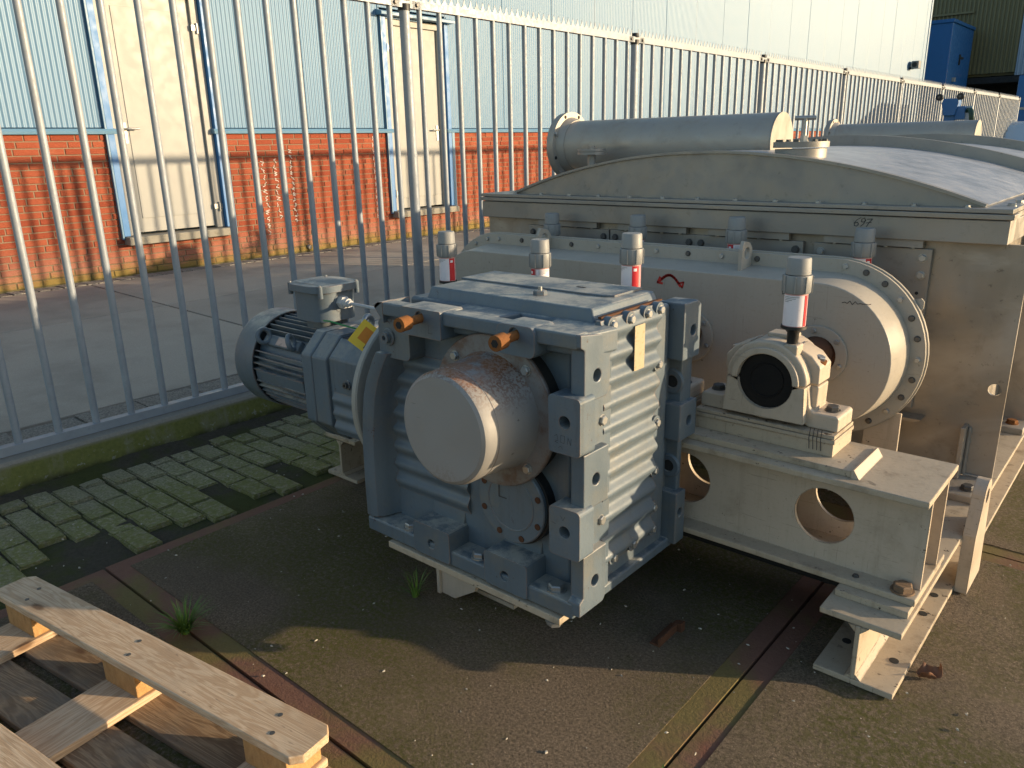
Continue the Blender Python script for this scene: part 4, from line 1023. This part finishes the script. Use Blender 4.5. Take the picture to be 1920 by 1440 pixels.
for y in (1.645,1.745): obj('cover_boss', G().cyl((-1.085,y,.285),(-1.062,y,.285),.021,n=18), MG, cov); bolt(cov, (-1.062,y,.285), (1,0,0), .0115, M['bolt'])
def m_plate():
    t = NT('paper_label'); c = t.mix(t.noise(60, 4), (.34,.27,.16), (.44,.36,.24)); 
    x, y, z = t.sep(); c = t.mix(t.ramp(t.noise(130, 2, .5, t.scaled((1,.6,1))), .55, .62, 0, .5), c, (.32,.2,.09)); return t.fin(c, .6)
M['paper'] = m_plate()
obj('seam_line', G().box(-1.0935,-1.083,1.60,1.90,.9735,.979), M['rustmetal'], cov, smooth=0)
lb = obj('paper_label', G().box(-1.0555,-1.0545,1.716,1.766,.815,.938), M['paper'], cov, smooth=0)
# shaft cap
cp_ = obj('shaft_cap', G().lathe([(0,0),(0,.138),(.006,.147),(.018,.152),(.05,.152),(.052,.1535),(.13,.157),(.17,.161),(.188,.166),(.192,.176)], (-1.352,1.282,.709), (0,1,0), 72), M['cap'], gb, smooth=28)
fl = obj('cap_flange', G().lathe([(0,.15),(0,.213),(.004,.2155),(.011,.2155),(.011,.15)], (-1.352,1.470,.709), (0,1,0), 72, True), M['capflange'], cp_, smooth=30)
obj('shadow_gap_ring', G().lathe([(0,.10),(0,.204),(.05,.204),(.05,.10)], (-1.352,1.4815,.709), (0,1,0), 64, True), M['dark'], cp_)  # dark ring paints in the shadow gap behind the cap flange
for a in (47,133,-47,-133): bolt(fl, (-1.352+.187*math.cos(R(a)),1.470,.709+.187*math.sin(R(a))), (0,-1,0), .0125, M['bolt'], name='flange_screw')
# round cover below
rc = obj('round_cover', G().prism(circ(-1.300,.4415,.1255,56), 'y', 1.500, 1.533), M['black'], gb, bevel=.002, smooth=40)
obj('cover_plate', G().lathe([(0,0),(0,.118),(.003,.121),(.014,.121)], (-1.304,1.487,.4415), (0,1,0), 56), MG, rc, smooth=30)
obj('cover_ring', G().torus((-1.304,1.4885,.4415),(0,1,0),.082,.0035,48,8), MG, rc)
for i, a in enumerate(range(-24, 336, 45)):
    x, z = -1.304+.106*math.cos(R(a)), .4415+.106*math.sin(R(a)); 
    b = inst('bolt_hole', hole_me, rc, (x,1.4862,z), (R(90),0,0), (.0095,.0095,1), M['rustmetal']); 
    bolt(rc, (x,1.487,z), (0,-1,0), .0075, M['rustbolt'], SOCK, 'socket_screw').scale = (.0075,.0075,.002)
s = stroke([(-1.345,.487),(-1.3455,.452),(-1.318,.452)], .0034, 'y', 1.4858); obj('letter_mark', s, M['ink'], rc, smooth=0)
# pencilled marks on the front blocks
for p in ([(-1.545,.93),(-1.546,.905),(-1.53,.906)], [(-1.108,.705),(-1.1,.71),(-1.097,.695),(-1.107,.69),(-1.096,.688)], [(-1.088,.71),(-1.09,.692),(-1.078,.69),(-1.076,.71),(-1.088,.71)], [(-1.068,.69),(-1.066,.708),(-1.058,.69),(-1.056,.708)],
          [(-1.095,.676),(-1.088,.682),(-1.082,.674)], [(-1.118,.465),(-1.105,.462)], [(-1.09,.49),(-1.082,.478),(-1.076,.49)]):
    s = stroke(p, .001, 'y', 1.4355); obj('pencil_mark', s, M['ink'], gb, smooth=0)
s = stroke([(1.845,.988),(1.85,.98),(1.87,.985)], .002, 'x', -1.1); 
# input flange ring and input housing
AY, AZM = 1.745, .592
obj('input_flange', G().lathe([(0,.18),(0,.29),(.004,.295),(.022,.295),(.026,.29),(.026,.18)], (-1.945,AY,AZM+.005), (1,0,0), 72, True), M['flangegrey'] if 'flangegrey' in M else paint('pale_flange', (.3,.29,.26), .5, dirt=(.14,.12,.1), dirt_amt=.4, var=.1), gb, smooth=30)
def octo(hw, h0, h1, c): return [(AY-hw,AZM-h0+c),(AY-hw+c,AZM-h0),(AY+hw-c,AZM-h0),(AY+hw,AZM-h0+c),(AY+hw,AZM+h1-c),(AY+hw-c,AZM+h1),(AY-hw+c,AZM+h1),(AY-hw,AZM+h1-c)]
ih = obj('input_housing', G().prism(octo(.195,.215,.18,.075), 'x', -2.285, -2.20), MG, gb, bevel=.006, seg=3)
obj('input_cover', G().prism(octo(.197,.217,.182,.075), 'x', -2.345, -2.287), MG, ih, bevel=.008, seg=3)
obj('input_neck', G().prism(octo(.183,.175,.172,.06), 'x', -2.20, -1.945), MG, ih, bevel=.008, seg=3)
obj('neck_ribs', G().prism([(p[0]-1.531+AY-.183,p[1]) for p in wave(AZM-.165,AZM-.01,.052,.011,1.531,1.56)], 'x', -2.185, -1.965), MG, ih, smooth=60)
obj('grease_smear', G().add([(-2.19,AY-.125,AZM+.1725),(-1.97,AY-.125,AZM+.1725),(-1.96,AY+.06,AZM+.1725),(-2.1,AY+.03,AZM+.1725),(-2.19,AY-.04,AZM+.1725)], [(0,1,2,3,4)]), paint('wet_oil', (.03,.035,.045), .12, var=.1, bump=.02, spec=.7), ih)
pg = obj('screw_plug', G().cyl((-2.10,AY-.183,AZM+.03),(-2.10,AY-.190,AZM+.03),.017,n=20), MG, ih); bolt(pg, (-2.10,AY-.190,AZM+.03), (0,-1,0), .011, M['darkbolt'], SOCK, 'socket')
ey = obj('lifting_eye', G().torus((-2.14,1.70,.808),(1,.3,0),.026,.010,24,10).cyl((-2.14,1.70,.755),(-2.14,1.70,.785),.016,n=14), M['bolt'], gb)
# gearbox pedestal
ped = thing('gearbox_support', 'cream white steel support plate and bracket under the gearbox', 'support', (-1.45, 1.7, 0))
obj('base_plate', G().box(-1.795,-1.098,1.44,1.945,.156,.1785), M['dirtywhite'], ped, bevel=.003, smooth=0)
obj('bracket_flange', G().box(-1.662,-1.648,1.52,1.90,0,.156), M['white'], ped, bevel=.002, smooth=0)
obj('bracket_web', G().prism([(-1.648,0),(-1.59,0),(-1.50,.06),(-1.47,.156),(-1.648,.156)], 'y', 1.53, 1.545), M['white'], ped, bevel=.002, smooth=0)
obj('bracket_base', G().box(-1.66,-1.40,1.60,1.90,0,.015).box(-1.54,-1.40,1.66,1.675,.015,.156).box(-1.47,-1.38,1.55,1.64,.10,.156), M['dirtywhite'], ped, bevel=.002, smooth=0)
for x, y in ((-1.725,1.48),(-1.425,1.60),(-1.13,1.46)): bolt(ped, (x,y,.156), (0,0,-1), .022, M['bolt'], name='nut')

# ================================================================ motor
mt = thing('electric_motor', 'blue grey finned electric motor flanged to the left side of the gearbox', 'motor', (-2.56, AY, .39))
ax = (1,0,0); MZ = .582; MM = M['gear']
obj('fan_cowl', G().lathe([(-.005,0),(-.005,.13),(0,.175),(.012,.192),(.03,.197),(.145,.197),(.145,.192),(.06,.190),(.05,.15),(.05,0)], (-2.83,AY,MZ), ax, 64), MM, mt, smooth=30)
obj('stator', G().cyl((-2.70,AY,MZ),(-2.345,AY,MZ),.160,n=48), MM, mt)
obj('end_shield', G().lathe([(0,0),(0,.172),(.012,.176),(.035,.172),(.035,0)], (-2.38,AY,MZ), ax, 48), MM, mt, bevel=0)
fin = mesh_of('cooling_fin', G().hexa([(-.165,-.0035,.155),(.165,-.0035,.155),(.165,.0035,.155),(-.165,.0035,.155)], [(-.165,-.0022,.188),(.158,-.0022,.188),(.158,.0022,.188),(-.165,.0022,.188)]), 0); fin.materials.append(MM)
for i in range(48):
    a = 7.5*i
    if 44 < a < 61 or 92 < a < 104: continue
    inst('cooling_fin', fin, mt, (-2.525,AY,MZ), (R(a),0,0))
o = obj('fin_pad', G().box(-.16,.155,-.022,.022,.155,.184), MM, mt, bevel=.004, local=True); o.location = (-2.525+2.56,0,MZ-.39); o.rotation_euler = (R(98),0,0)
pd = (-2.55,AY-math.sin(R(50))*.183,MZ+math.cos(R(50))*.183); nrm = Vector((0,-math.sin(R(50)),math.cos(R(50))))
o = obj('nameplate_base', G().box(-.12,.11,-.022,.022,.155,.180), MM, mt, bevel=.006, local=True); o.location = (.01,0,MZ-.39); o.rotation_euler = (R(50),0,0)
o = obj('nameplate', G().box(-.03,.045,-.016,.016,.180,.1815), paint('worn_nameplate', (.5,.36,.3), .4, dirt=(.08,.07,.06), dirt_amt=.9, grime_scale=30), mt, local=True, smooth=0); o.location = (.01,0,MZ-.39); o.rotation_euler = (R(50),0,0)
for dx, tilt in ((-.095,.0),(.085,.9)):
    c = Vector((-2.545+dx,AY,MZ))+nrm*.205
    obj('lifting_eye', G().torus(c, (math.cos(tilt),math.sin(tilt)*.6,.2), .027, .009, 24, 10), M['darkbolt'] if 0 else MM, mt)
tb = obj('terminal_box', G().prism(rrect(-2.545,-2.345,1.655,1.835,.06,7), 'z', .785, .893), MM, mt, bevel=.004, seg=2)
td = obj('box_lid', G().prism(rrect(-2.562,-2.328,1.638,1.852,.075,7), 'z', .895, .922), MM, tb, bevel=.005, seg=2)
obj('lid_dish', frust((-2.53,-2.36,1.67,1.82),(-2.49,-2.40,1.71,1.78),.922,.930), MM, td, bevel=.006, seg=3)
for x, y in ((-2.538,1.662),(-2.352,1.662),(-2.538,1.828),(-2.352,1.828)):
    obj('lid_lug', G().cyl((x,y,.878),(x,y,.922),.0095,n=14), MM, td); bolt(td, (x,y,.922), (0,0,1), .005, M['bolt'])
obj('box_neck', G().prism(rrect(-2.50,-2.38,1.68,1.81,.03), 'z', .72, .785), MM, tb, bevel=.004)
gl = obj('cable_gland', G().cyl((-2.345,1.745,.855),(-2.318,1.745,.855),.024,n=6).cyl((-2.318,1.745,.855),(-2.298,1.745,.855),.017,n=18).cyl((-2.298,1.745,.855),(-2.285,1.745,.854),.012,n=14), paint('light_gland', (.5,.5,.5), .35, var=.05), tb)
obj('gland_seat', G().cyl((-2.35,1.745,.852),(-2.343,1.745,.852),.034,n=24), MM, tb)
obj('cable', G().tube([(-2.29,1.745,.854),(-2.2,1.755,.85),(-2.08,1.765,.84),(-1.95,1.78,.825),(-1.85,1.80,.80),(-1.79,1.80,.79)], .0065), M['cable'], mt)
# yellow tag tied to the eye
tg = thing('yellow_tag', 'yellow plastic tag tied with a green strap to the eye on the input housing', 'tag', (-2.02, 1.63, .74))
o = obj('tag_plate', G().prism([(-.05,-.045),(.03,-.045),(.052,-.02),(.052,.045),(-.05,.045)], 'y', -.0012, .0012), M['tag'], tg, local=True, smooth=0)
o.location = (.02,-.045,.055); o.rotation_euler = (R(-20),R(40),R(38))
for x0, x1, z0, z1, m in ((-.03,.02,-.02,.028,'orange'),(.026,.034,.012,.040,'ink'),(.037,.043,.012,.040,'ink'),(.005,.03,-.035,-.012,'ink')):
    q = obj('tag_print', G().box(x0,x1,-.0016,-.0013,z0,z1), M[m], o, local=True, smooth=0)
obj('strap', G().tube([(-2.30,1.63,.81),(-2.26,1.63,.812),(-2.21,1.645,.802),(-2.16,1.67,.79),(-2.135,1.69,.78),(-2.10,1.67,.77),(-2.05,1.62,.775)], .0032, 8), M['green'], tg)

# ================================================================ pallet (lying upside down)
ang = math.atan2(.186,1.297); pn = thing('pallet', 'wooden pallet lying upside down in the lower left corner', 'pallet', (-2.567, .64, 0), rz=ang)
PL = 1.31
def board(nm, x0, x1, y0, y1, z0, z1, m, cham=0, rz=0):
    p = [(x0,y0),(x1,y0),(x1,y1),(x0,y1)]
    if cham: p = [(x0,y0+cham),(x0+cham,y0),(x1-cham,y0),(x1,y0+cham),(x1,y1-cham),(x1-cham,y1),(x0+cham,y1),(x0,y1-cham)]
    cx, cy, cz = (x0+x1)/2, (y0+y1)/2, (z0+z1)/2
    g = G(); n = 14; 
    if cham: g.prism([(a-cx,b-cy) for a,b in p], 'z', z0-cz, z1-cz)
    else: g.box(x0-cx,x1-cx,y0-cy,y1-cy,z0-cz,z1-cz)
    o = obj(nm, g, m, pn, bevel=.0025, local=True, smooth=0); o.location = (cx,cy,cz); o.rotation_euler = (0,0,rz); return o
RW = .118
ry = (0, -.39, -.78)
for y in ry:
    rb = board('runner_board', 0, PL, y-RW, y, .122, .144, M['wood'], .022)
    for xb in (.11,.62,1.17):
        for dx, dy in ((0,-.035),(.03,-.085)):
            o = obj('nail_head', G().cyl((0,0,0),(0,0,.0012),.0062,n=10), M['darkbolt'], rb, local=True); o.location = (xb+dx-PL/2, dy+RW/2, .0112)
for xb in (.045,.555,1.12):
    for y in ry: board('block', xb, xb+.145, y-RW+.009, y-.009, .044, .1215, M['chip'])
    s_ = board('stringer_board', xb-.005, xb+.155, -.90, .0, .022, .0435, M['wood'])
    s_.rotation_euler = (0,0,0)
for i, (y0, y1) in enumerate(((-.145,0),(-.315,-.185),(-.51,-.365),(-.70,-.565),(-.90,-.755))):
    board('deck_board', 0, PL, y0, y1, 0, .0215, M['oldwood'])
# stringers are cut along their own grain: turn the board pattern
for o in pn.children:
    if o.name.startswith('stringer_board'):
        L_, W_ = .90, .16; me = mesh_of('stringer_board', G().box(-L_/2,L_/2,-W_/2,W_/2,-.01075,.01075), 0); me.materials.append(M['wood']); o.data = me; o.rotation_euler = (0,0,R(90))

# ================================================================ small things on the ground
sc2 = thing('steel_offcut', 'small rusty steel angle offcut lying on the concrete below the gearbox', 'offcut', (-.963, 1.78, 0), rz=R(90))
o = obj('angle_piece', G().prism([(-.016,.0),(.016,.0),(.016,.006),(-.010,.006),(-.010,.026),(-.016,.026)], 'x', -.062, .062), M['rustmetal'], sc2, local=True, smooth=0); 
o = obj('bent_end', G().prism([(-.03,.0),(.0,.0),(.0,.022),(-.03,.03)], 'x', .040, .062), M['rustmetal'], sc2, local=True, smooth=0); o.rotation_euler=(0,0,0)
lf = G(); random.seed(3)
nn = 13
for i in range(nn):
    for j in range(7):
        u, v_ = i/(nn-1)*2-1, j/6*2-1; w_ = .024*(1-u*u)**.5*(1+.25*math.sin(5*u))
        lf.v.append((u*.036, v_*w_, .012+.012*math.sin(4*u+2*v_)+.010*math.cos(7*v_)*abs(v_)+.004*random.random()))
lf.f = [(i*7+j,(i+1)*7+j,(i+1)*7+j+1,i*7+j+1) for i in range(nn-1) for j in range(6)]
lv = tag(obj('dry_leaf', lf, M['leaf']), 'curled brown dry leaf on the concrete beside the right foot beam', 'leaf'); lv.location = (-.318,2.065,.0); lv.rotation_euler = (0,0,1.1)
so = lv.modifiers.new('thick', 'SOLIDIFY'); so.thickness = .0008
def tuft(name, label, loc, n, h, spread, seed):
    random.seed(seed); g = G()
    for i in range(n):
        a = random.random()*6.28; l = h*random.uniform(.45,1); b = random.uniform(.2,1)*spread; w_ = random.uniform(.0012,.0026)
        p = [Vector((math.cos(a)*(.012*random.random()+b*t**1.7), math.sin(a)*(.012+b*t**1.7)*1.0, l*t*(1-.35*t*b/spread))) for t in (0,.35,.7,1)]
        side = Vector((-math.sin(a),math.cos(a),0)); vs = []
        for k, q in enumerate(p): ww = w_*(1,.9,.6,.1)[k]; vs += [q-side*ww, q+side*ww]
        g.add(vs, [(0,1,3,2),(2,3,5,4),(4,5,7,6)])
    o = obj(name, g, M['grass']); o.location = loc; return tag(o, label, 'grass')
tuft('grass_tuft', 'green grass tuft growing in the slab joint beside the pallet', (-2.11,.885,-.005), 150, .12, .10, 1)
tuft('grass_tuft', 'thin sparse weed growing beside the gearbox bracket', (-1.70,1.46,0), 34, .12, .07, 2)
tuft('grass_tuft', 'tiny weed at the rusty slab joint near the bottom edge', (-.70,1.30,-.005), 18, .03, .02, 5)
random.seed(11); g = G()
def chip(x, y, z, s):
    a = random.random()*3; c, d = math.cos(a)*s, math.sin(a)*s; h = s*random.uniform(.3,.7); k = random.uniform(.3,.8)
    g.hexa([(x-c,y-d,z),(x+d*k,y-c*k,z),(x+c,y+d,z),(x-d*k,y+c*k,z)], [(x-c*.7,y-d*.7,z+h),(x+d*k*.6,y-c*k*.6,z+h),(x+c*.6,y+d*.6,z+h),(x-d*k*.6,y+c*k*.6,z+h)])
for i in range(420):
    x, y = random.uniform(-2.7,.4), random.uniform(.75,3.3); chip(x, y, .0005, random.choice((.002,.0025,.003,.0045,.006)))
for i in range(150): chip(random.uniform(-3.6,-2.75), random.uniform(.3,3.0), .008, random.choice((.002,.003,.004,.006)))
tag(obj('litter_chips', g, M['pebble'], smooth=0), 'small pale stone chips scattered over the yard', 'litter', kind='stuff')

# ================================================================ blue stand with wheels and hose beyond the tank
hs_ = thing('blue_stand', 'blue wheeled metal stand with green hose coil beyond the far pipe', 'stand', (-1.98, 9.0, 0))
obj('column', G().box(-2.03,-1.93,8.97,9.03,0,1.6), M['blue'], hs_, bevel=.006, smooth=0)
obj('head_plate', G().prism([(-2.03,1.58),(-1.93,1.58),(-1.905,1.70),(-1.915,1.74),(-2.045,1.74),(-2.06,1.70)], 'y', 8.93, 9.05), M['blue'], hs_, bevel=.008)
for x in (-2.085,-1.945+.045): 
    wl = obj('wheel', G().lathe([(-.02,.012),(-.02,.032),(.02,.032),(.02,.012)], (x,8.95,1.755), (0,1,0), 24, True), M['black'], hs_); obj('hub', G().cyl((x,8.92,1.755),(x,8.98,1.755),.012,n=12), M['darkbolt'], wl)
obj('box', G().box(-1.93,-1.845,8.95,9.07,1.54,1.665), M['blue'], hs_, bevel=.006, smooth=0)
obj('base_foot', G().box(-2.2,-1.75,8.8,9.2,0,.06), M['blue'], hs_, bevel=.01, smooth=0)
g = G()
for i in range(3): g.torus((-1.805+.012*i,8.93,1.555), (.75,.3,.12), .085, .011, 30, 8)
obj('hose_coil', g, M['hose'], hs_); obj('cover_film', G().box(-1.845,-1.79,8.98,9.0,1.52,1.665), M['greyblue'], hs_, smooth=0)
obj('rope', G().tube([(-1.79,8.92,1.62),(-1.775,8.92,1.55),(-1.77,8.92,1.45),(-1.775,8.92,1.3)], .009), M['label'], hs_)
